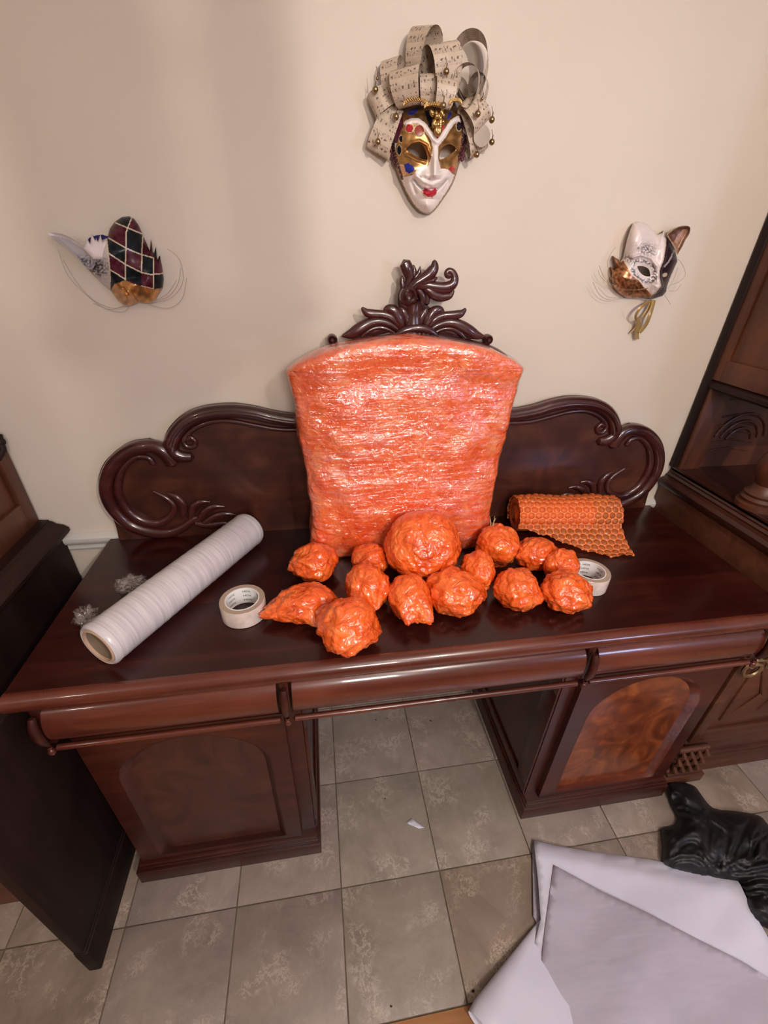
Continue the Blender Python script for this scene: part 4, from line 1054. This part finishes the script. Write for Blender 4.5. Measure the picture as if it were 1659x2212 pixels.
def cc(U, V, D):
    C = np.tile(np.array(IV), (len(U), 1)); n1 = nz(U, V, .02); n2 = nz(U, V, .06, 3)
    C *= (1 - .10 * np.clip(n1, 0, 1))[:, None]
    fo = V < 1330
    goldL = pip([(470, 1560), (490, 1330), (520, 1220), (580, 1130), (690, 1120), (770, 1190), (830, 1290), (852, 1380), (832, 1490), (800, 1570), (730, 1575), (690, 1600), (650, 1650), (570, 1670), (510, 1620)], U, V)
    goldR = pip([(905, 1380), (950, 1270), (1020, 1170), (1100, 1100), (1165, 1130), (1180, 1400), (1130, 1560), (1085, 1660), (1050, 1640), (1000, 1590), (930, 1585), (905, 1480)], U, V)
    gcol = np.array(GD)[None] * (.75 + .9 * np.clip(n1 + .5, 0, 1))[:, None]
    for gm in (goldL, goldR): C[gm] = gcol[gm]
    top_ = (V < 1310) & ~goldL & ~goldR & (V < 1330)
    fore = pip([(430, 1330), (430, 900), (1190, 900), (1190, 1330), (1140, 1110), (1100, 1085), (1050, 1110), (960, 1230), (905, 1295), (860, 1240), (800, 1160), (740, 1105), (680, 1090), (600, 1120), (540, 1200), (500, 1330)], U, V)
    C[fore] = gcol[fore] * .8
    pu = fore & (((U < 560)) | ((U > 1110))); C[pu] = np.array(MR)
    bl = fore & (pip([(590, 1040), (640, 985), (720, 970), (700, 1020), (640, 1060)], U, V) | pip([(990, 1090), (1010, 1030), (1040, 1010), (1035, 1060), (1005, 1100)], U, V)); C[bl] = BL
    dk = fore & pip([(770, 1010), (830, 1000), (860, 1160), (820, 1170), (790, 1090)], U, V); C[dk] = BK_
    rd = pip([(850, 1190), (905, 1290), (985, 1160), (940, 1150), (905, 1180)], U, V) & fore; C[rd] = RD
    rim = (dseg([(850, 1190), (905, 1300), (985, 1160)], U, V, False) < 8); C[rim] = GD
    br = dseg(BROW, U, V, False) < 27; C[br] = IV
    for x, y, a, b_, col in ((620, 1185, 38, 42, RD), (718, 1207, 48, 54, (.28, .04, .02)), (518, 1402, 22, 48, BK_), (535, 1290, 18, 34, BK_), (1113, 1165, 26, 44, BK_), (545, 1605, 40, 50, (.55, .30, .17)), (1130, 1470, 14, 26, (.3, .05, .04))):
        e = ell(U, V, x, y, a, b_); C[(e < 1.35) & (e >= 1)] = (.75, .62, .40); C[e < 1] = col
    e = pip([(565, 1545), (610, 1528), (650, 1555), (672, 1585), (655, 1620), (615, 1638), (580, 1615)], U, V); C[e] = BL
    e = pip([(1010, 1590), (1045, 1550), (1078, 1590), (1062, 1632), (1040, 1622)], U, V); C[e] = RD
    lips = pip([(748, 1805), (775, 1785), (808, 1795), (845, 1803), (875, 1783), (897, 1802), (882, 1845), (845, 1872), (800, 1868), (765, 1842)], U, V); C[lips] = (.46, .01, .03)
    lr = dseg([(742, 1808), (760, 1850), (800, 1882), (850, 1882)], U, V, False) < 6; C[lr] = (.6, .45, .25)
    for ey in (EYL, EYR):
        d = dseg(ey, U, V); C[d < 9] = np.array(GD) * 1.4
    ed = (D < 42) & (V < 1700) & ((U < 560) | (U > 1100)); st = (np.sin((U + V) * .09) > 0)
    C[ed & st] = MR; C[ed & ~st] = (.03, .012, .02); C[ed & (n2 > .25)] = GD
    r2 = (D < 15) & (V > 1500); C[r2] = np.array(GD) * .7
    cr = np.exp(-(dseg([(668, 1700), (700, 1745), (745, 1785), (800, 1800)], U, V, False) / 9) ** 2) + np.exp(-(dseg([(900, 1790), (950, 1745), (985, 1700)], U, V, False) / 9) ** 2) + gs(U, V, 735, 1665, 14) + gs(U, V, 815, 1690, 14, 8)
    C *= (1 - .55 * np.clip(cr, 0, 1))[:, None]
    return metal(C)
relief('face', FO, 6.5, ch, mapper(c1), PAINT, cm, cfn=cc, holes=(EYL, EYR), back=.004)
# gold ornament on the brow and bead fringe
mb = MB()
for k in range(34):
    t = R_.random(); y = 1010 + 230 * t; hw = 85 * (1 - t) + 6; x = 905 + R_.uniform(-hw, hw)
    a, b_ = c1(x, y); p = WY(a, b_, -.086); mb.ball(p, R_.uniform(.0028, .0048), 6, (1, 1, R_.uniform(1, 2)))
ob = mb.build('brow_ornament', GOLD, cm)
mb = MB()
for cxx, cyy, rx, ry in ((680, 945, 120, 60), (1080, 930, 60, 45), (860, 960, 90, 30)):
    for k in range(46):
        t = k / 46; a = math.pi * (1 + t); x = cxx + rx * math.cos(a); y = cyy + ry * math.sin(a) + (k % 3) * 11
        u_, v_ = c1(x, y); mb.ball(WY(u_, v_, -.094), .0019, 5)
ob = mb.build('bead_fringe', GOLD, cm); ob['kind'] = 'stuff'
# braided cord along both sides
CORD = plain('plum_cord', (.10, .02, .035), .4)
for pts in ([(470, 1090), (448, 1200), (438, 1320), (448, 1440), (485, 1560)], [(1165, 1090), (1178, 1230), (1162, 1400), (1140, 1500)]):
    sp = spline(pts, 9); mb = MB()
    for i, (x, y) in enumerate(sp):
        a, b_ = c1(x + 8 * math.sin(i * 1.5), y); mb.ball(WY(a, b_, -.020), .0034, 6)
    mb.build('braided_cord', CORD, cm)
# paper loops
def loop(base, tip, bulge, nxd, wid, d0=.03, d1=.05, s0=0., s1=1., twist=0., name='paper_loop'):
    bu, bv = c1(*base); tu, tv = c1(*tip)
    Bp = WY(bu, bv, -d0); Tp = WY(tu, tv, -d1)
    ax = Tp - Bp; L = ax.length; t = ax.normalized()
    nrm = Vector((nxd[0], -nxd[1], 0)); nrm -= t * nrm.dot(t); nrm.normalize()
    wv = t.cross(nrm).normalized()
    N = 40; V = []; F = []; UV = []; ls = 0; prev = None
    for i in range(N + 1):
        s = s0 + (s1 - s0) * i / N; an = 2 * math.pi * s
        c = Bp + t * (L * (1 - math.cos(an)) / 2) + nrm * (bulge * math.sin(an) * (.65 + .35 * (1 - math.cos(an)) / 2))
        if prev: ls += (c - prev).length
        prev = c; ww = wid * (.72 + .28 * math.sin(math.pi * min(1, max(0, s)))) / 2
        wq = wv + nrm * (twist * math.cos(an))
        wq.normalize()
        for k in (-1, -.33, .33, 1):
            p = c + wq * (ww * k); p.y = min(p.y, -.004); V.append(p); UV.append((ls, (k + 1) * ww))
    for i in range(N):
        for k in range(3): F.append((i * 4 + k, i * 4 + k + 1, (i + 1) * 4 + k + 1, (i + 1) * 4 + k))
    return mesh(name, V, F, MUSIC, cm, True, uvs=UV)
loop((700, 830), (800, 165), .032, (-.80, .55), .050, .035, .040, twist=.2)
loop((960, 900), (930, 330), .034, (.22, 1), .066, .045, .055)
loop((1230, 900), (1225, 255), .042, (1, .42), .060, .035, .030)
loop((470, 930), (450, 490), .026, (-.55, .8), .040, .03, .025)
loop((620, 970), (590, 575), .036, (-.45, .9), .062, .055, .060)
loop((945, 985), (975, 690), .020, (.1, 1), .045, .085, .080)
loop((800, 960), (810, 640), .020, (-.2, 1), .036, .06, .06)
loop((1200, 985), (1190, 545), .030, (.95, .42), .050, .055, .062)
loop((1290, 990), (1320, 640), .022, (1, .5), .042, .035, .04)
loop((480, 960), (300, 1440), .020, (-.3, 1), .052, .03, .025)
loop((1180, 980), (1300, 1440), .020, (.2, 1), .048, .03, .025)
loop((1170, 900), (1330, 1180), .026, (.3, 1), .050, .045, .05)
loop((460, 850), (250, 1000), .022, (-.5, .8), .045, .03, .025)
a, b_ = c1(1340, 1265); p = WY(a, b_, -.050)
mb = MB(); mb.lathe([(.0001, -.0015), (.0185, -.0012), (.0195, .001)], p, 24, 'y'); mb.build('paper_disc', MUSIC, cm)
for x, y, d in ((280, 800, .05), (985, 622, .098), (305, 1320, .055), (485, 1070, .06), (955, 960, .11), (1300, 1042, .085), (1440, 1100, .06), (1440, 1322, .04), (1290, 1447, .05), (1345, 892, .07), (300, 688, .05)):
    a, b_ = c1(x, y); p = WY(a, b_, -d); r = .0062 if y != 688 and y != 892 else .003
    mb = MB().ball(p, r, 10); mb.tube([p + Vector((0, 0, r * .8)), p + Vector((.001, 0, r + .006))], .0012, 6); mb.tube([p + Vector((0, 0, r + .006)), p + Vector((-.002, .004, r + .016))], .0006, 5)
    mb.build('bell', BELLG, cm)
# ---- left cat mask
lm = empty('harlequin_cat_mask', tuple(WY(140, 560, -.01)), 'cat mask with dark red and black diamonds and one white ear, left on wall', 'mask')
LO = [(740, 872), (650, 800), (560, 712), (480, 622), (400, 540), (415, 470), (470, 410), (505, 352), (525, 380), (546, 302), (580, 340), (630, 312), (668, 320), (702, 326), (722, 250), (772, 180), (845, 132), (918, 124), (965, 150), (1010, 210), (1045, 290), (1072, 352), (1122, 470), (1134, 350), (1152, 478), (1165, 492), (1183, 430), (1197, 560), (1222, 514), (1245, 622), (1262, 750), (1250, 842), (1218, 885), (1182, 950), (1140, 992), (1080, 996), (1012, 985), (950, 1012), (880, 1024), (800, 960)]
def lh(U, V, D):
    z = .008 + .050 * dome(D, 260, .6)
    z += .014 * np.exp(-(dseg([(705, 330), (725, 600), (800, 800), (900, 930)], U, V, False) / 70) ** 2)
    z += .012 * gs(U, V, 900, 900, 60, 90) - .006 * np.exp(-(dseg([(860, 840), (960, 990)], U, V, False) / 10) ** 2) - .006 * np.exp(-(dseg([(950, 860), (1000, 960)], U, V, False) / 10) ** 2)
    z -= .012 * gs(U, V, 985, 730, 80, 50) 
    z += .008 * gs(U, V, 800, 450, 90, 120) - .010 * gs(U, V, 1090, 460, 40, 120)
    return z
def ly(P, U):
    P = sorted(P); return np.interp(U, [p[0] for p in P], [p[1] for p in P])
def lx(P, V): return np.interp(V, [p[1] for p in P], [p[0] for p in P])
LV = [[(690, 320), (708, 490), (724, 660), (730, 775)], [(945, 130), (885, 290), (885, 450), (880, 600), (880, 755)], [(1055, 300), (1045, 450), (1040, 690)], [(1160, 540), (1160, 850)]]
LD = [[(780, 190), (900, 240), (1045, 300)], [(690, 328), (880, 440), (1020, 500), (1160, 540)], [(708, 490), (880, 605), (1040, 685), (1130, 705), (1250, 695)], [(724, 655), (880, 752)], [(1040, 820), (1160, 850)]]
def lcol(U, V, D):
    C = np.zeros((len(U), 3)); n1 = nz(U, V, .02); n2 = nz(U, V, .05, 5)
    cnt = np.zeros(len(U), int)
    for P in LV[:3]: cnt += (U > lx(P, V))
    cnt += (U > 1160)
    dg = np.zeros(len(U), int)
    ext = [[(600, 130), (780, 190), (900, 240), (1045, 300), (1300, 420)], [(600, 280), (690, 328), (880, 440), (1020, 500), (1160, 540), (1300, 570)], [(600, 430), (708, 490), (880, 605), (1040, 685), (1130, 705), (1300, 695)], [(600, 585), (724, 655), (880, 752), (1000, 800), (1160, 850), (1300, 880)]]
    for P in ext: dg += (V > ly(P, U))
    par = (cnt + dg) % 2
    C[par == 0] = (.075, .012, .022); C[par == 1] = (.012, .014, .016)
    C *= (1 + .6 * n1)[:, None]
    W = U < lx(LV[0], V); C[W] = np.array((.62, .54, .55)); 
    st = np.clip((n2 + .45) * gs(U, V, 580, 640, 130, 90) * 2.2, 0, 1); C[W] = C[W] * (1 - .92 * st[W])[:, None] + .01
    nv = pip([(560, 300), (600, 380), (640, 370), (640, 300)], U, V) | pip([(655, 300), (690, 360), (702, 320)], U, V) | pip([(470, 400), (505, 400), (520, 340)], U, V); C[nv] = (.02, .02, .10)
    for P in LV + LD:
        C[dseg(P, U, V, False) < 5.5] = (.68, .58, .42)
    g_ = V > ly([(640, 900), (740, 860), (770, 800), (880, 765), (960, 800), (1040, 822), (1160, 852), (1260, 838)], U)
    C[g_] = np.array((.42, .22, .08))[None] * (.7 + .8 * np.clip(n1[g_] + .5, 0, 1))[:, None]
    return metal(C)
relief('face', LO, 7, lh, mapper(c2), PAINT, lm, cfn=lcol, back=.003, n=2, smooth_out=False)
EO = [(105, 288), (160, 284), (220, 291), (330, 326), (445, 396), (545, 455), (585, 540), (560, 640), (500, 640), (440, 580), (380, 520), (300, 450), (230, 390), (150, 335)]
def eh(U, V, D): return .020 + .030 * np.clip((U - 105) / 400, 0, 1) + .010 * np.exp(-(D / 22) ** 2) - .004 * dome(D, 50)
def ec(U, V, D):
    C = np.tile(np.array((.42, .38, .40)), (len(U), 1)); up_ = dseg(EO[:6], U, V, False) < 34
    C[up_] = (.80, .72, .68); n2 = nz(U, V, .05, 5); st = np.clip((n2 + .4) * gs(U, V, 470, 580, 90, 60) * 2, 0, 1); return C * (1 - .85 * st)[:, None]
relief('ear', EO, 9, eh, mapper(c2), PAINT, lm, cfn=ec, back=.018)['label'] = 'pointed white ear curling left'
flat = lambda col: (lambda U, V, D: np.tile(np.array(col), (len(U), 1)) * (.85 + .25 * np.clip(D / 14, 0, 1))[:, None])
relief('blue_fringe', [(468, 412), (520, 338), (590, 314), (650, 308), (704, 324), (706, 420), (560, 450)], 8, lambda U, V, D: .034 + .006 * dome(D, 30), mapper(c2), PAINT, lm, cfn=flat((.018, .018, .09)), back=.02, smooth_out=False)
relief('white_fringe', [(455, 450), (500, 345), (527, 396), (543, 298), (583, 368), (588, 340), (604, 378), (632, 306), (652, 380), (664, 366), (694, 352), (712, 500), (700, 560), (560, 560)], 7, lambda U, V, D: .044 + .010 * dome(D, 60) + .010 * np.clip((V - 300) / 260, 0, 1), mapper(c2), PAINT, lm, cfn=flat((.66, .58, .58)), back=.03, smooth_out=False)
def ridge(name, P, d, r, cf, mat, par):
    mb = MB(); sp = spline(P, 8); mb.tube([WY(*cf(x, y), -d) for x, y in sp], r, 6); return mb.build(name, mat, par)
WHISK = plain('nylon_whisker', (.35, .30, .24), .4)
for P in ([(900, 1000), (700, 1050), (480, 900), (300, 700), (210, 460)], [(900, 1010), (760, 1040), (560, 960), (400, 790), (260, 560)], [(920, 1020), (860, 1075), (740, 1065), (560, 990)], [(1120, 980), (1300, 930), (1400, 800), (1430, 640)],
          [(1130, 990), (1330, 940), (1450, 780), (1420, 560), (1300, 450)], [(1100, 1000), (1300, 1040), (1440, 950), (1490, 740)], [(1130, 985), (1290, 900), (1390, 760)]):
    ridge('whisker', P, .030, .00055, c2, WHISK, lm)
# ---- right cat mask
rm = empty('white_cat_mask', tuple(WY(1390, 570, -.01)), 'half white, half black cat mask with gold cheek and hanging gold ribbon, right on wall', 'mask')
RO = [(585, 640), (602, 560), (632, 430), (670, 310), (702, 235), (760, 215), (840, 232), (900, 272), (960, 345), (992, 372), (1050, 352), (1076, 315), (1092, 385), (1120, 410), (1162, 465), (1212, 570), (1236, 684), (1200, 765), (1165, 845), (1140, 905), (1112, 985), (1102, 1050), (1060, 1100), (1000, 1120), (940, 1140), (880, 1125), (740, 1132), (620, 1124), (520, 1060), (472, 1000), (440, 900), (452, 835), (438, 752), (468, 772), (492, 768), (464, 618), (512, 640), (556, 690)]
REY = [(757, 752), (790, 744), (840, 752), (890, 782), (908, 830), (908, 866), (860, 868), (810, 842), (776, 805)]
EDGE = [(1085, 330), (1098, 420), (1095, 500), (1065, 680), (1020, 790), (1018, 880), (1038, 980), (985, 1050), (915, 1110), (890, 1150)]
def rh(U, V, D):
    z = .008 + .045 * dome(D, 240, .6)
    z += .012 * np.exp(-(dseg(EDGE, U, V, False) / 60) ** 2) * (U < lx(EDGE, V) + 30) + .012 * gs(U, V, 1010, 960, 80, 90)
    z -= .010 * gs(U, V, 840, 800, 90, 60) - .007 * np.exp(-(dseg([(700, 640), (800, 610), (920, 650), (985, 740)], U, V, False) / 22) ** 2)
    z += .004 * np.exp(-(dseg([(780, 530), (820, 470), (870, 500), (900, 560), (960, 600)], U, V, False) / 14) ** 2)
    z += .010 * gs(U, V, 700, 420, 110, 160); return z
def rc(U, V, D):
    n1 = nz(U, V, .02); n2 = nz(U, V, .045, 2); n3 = nz(U, V, .03, 9)
    C = np.tile(np.array((.76, .67, .65)), (len(U), 1)); C *= (1 - .12 * np.clip(n1, 0, 1))[:, None]
    dE = dseg(REY, U, V)
    st = np.clip((n2 + .25) * 3, 0, 1) * (np.exp(-((dE - 62) / 26) ** 2) + gs(U, V, 870, 550, 110, 70) * .9 + gs(U, V, 650, 660, 60, 50) + gs(U, V, 940, 880, 60, 40))
    sw = np.abs(np.sin(n3 * 26)) < .28
    st = np.clip(st + sw * gs(U, V, 860, 530, 110, 75) * .9, 0, 1)
    C = C * (1 - .88 * st)[:, None] + .01
    blk = U > lx(EDGE, V); C[blk] = (.025, .012, .018)
    C[blk & (dseg([(1195, 560), (1140, 680), (1080, 750)], U, V, False) < 9)] = (.40, .33, .33)
    C[ell(U, V, 1085, 850, 30, 22, -.6) < 1] = (.55, .45, .30)  # right eye's small highlight, painted as a pale spot
    g_ = pip([(430, 600), (560, 690), (592, 672), (640, 760), (690, 850), (780, 910), (830, 990), (870, 1020), (930, 1090), (920, 1150), (400, 1160)], U, V)
    gc = np.array((.30, .14, .065))[None] * (.55 + 1.0 * np.clip(n3 * 1.5 + .5, 0, 1))[:, None]; C[g_] = gc[g_]
    C[dseg([(560, 690), (592, 672), (640, 760), (690, 850), (780, 910), (830, 990), (870, 1020), (930, 1090)], U, V, False) < 6] = (.75, .62, .50)
    C[dseg([(490, 1000), (600, 1030), (760, 1030), (880, 1010)], U, V, False) < 5] = (.45, .25, .15)
    C[dE < 9] = (.80, .72, .66)
    C[dseg(EDGE, U, V, False) < 6] = (.55, .42, .34)
    return metal(C)
relief('face', RO, 7, rh, mapper(c3), PAINT, rm, cfn=rc, holes=(REY,), back=.003, n=2, smooth_out=False)
RE = [(1110, 372), (1150, 330), (1210, 290), (1280, 266), (1340, 262), (1380, 275), (1390, 310), (1372, 375), (1330, 440), (1300, 505), (1262, 570), (1232, 615), (1205, 540), (1160, 460)]
def rec(U, V, D):
    C = np.tile(np.array((.13, .055, .035)), (len(U), 1)); n1 = nz(U, V, .03, 3)
    inn = pip([(1190, 470), (1230, 380), (1300, 310), (1370, 290), (1365, 350), (1320, 430), (1270, 520), (1235, 590)], U, V); C[inn] = (.36, .20, .13)
    C[D < 14] = (.45, .30, .19); return C * (1 + .5 * n1)[:, None]
relief('ear', RE, 8, lambda U, V, D: .030 + .012 * np.exp(-(D / 20) ** 2) - .004 * dome(D, 50), mapper(c3), PAINT, rm, cfn=rec, back=.026)['label'] = 'gold-brown ear tilted right'
for P in ([(560, 980), (440, 960), (350, 860), (300, 740)][::-1], [(600, 1130), (420, 1150), (300, 1080), (225, 935)], [(560, 1125), (400, 1110), (290, 1000)], [(440, 900), (400, 720), (440, 600), (500, 515)], [(470, 1000), (380, 930), (310, 860), (290, 800)],
          [(1130, 980), (1260, 930), (1330, 840), (1290, 720), (1240, 660)], [(1130, 1040), (1220, 1040), (1280, 960)], [(1080, 1090), (1120, 1150), (1150, 1200)], [(1120, 1020), (1190, 900), (1240, 760)]):
    ridge('whisker', P, .028, .0005, c3, WHISK, rm)
RIB = plain('gold_satin_ribbon', (.50, .34, .13), .28, .5)
def ribbon(P, w, ds):
    sp = spline([(*p, d) for p, d in zip(P, ds)], 8); V = []; F = []
    for i, (x, y, d) in enumerate(sp):
        a = sp[max(i - 1, 0)]; c = sp[min(i + 1, len(sp) - 1)]; tx, ty = c[0] - a[0], c[1] - a[1]; l = math.hypot(tx, ty) + 1e-6
        nx, ny = -ty / l, tx / l
        for k in (-1, 0, 1): V.append(WY(*c3(x + nx * w * k, y + ny * w * k), -(d + (.0015 if k == 0 else 0))))
    for i in range(len(sp) - 1):
        for k in range(2): F.append((i * 3 + k, i * 3 + k + 1, i * 3 + k + 4, i * 3 + k + 3))
    mesh('ribbon', V, F, RIB, rm, True)
ribbon([(955, 1150), (940, 1220), (905, 1330), (860, 1440), (780, 1540)], 22, [.02, .025, .03, .025, .02])
ribbon([(930, 1155), (860, 1190), (790, 1250), (740, 1330), (750, 1385), (820, 1350), (885, 1260), (920, 1160)], 16, [.025, .035, .04, .035, .025, .018, .018, .02])
ribbon([(765, 1370), (775, 1450), (752, 1540), (755, 1620)], 24, [.024, .02, .016, .014])
ribbon([(760, 1400), (735, 1480), (675, 1545)], 9, [.02, .016, .012])
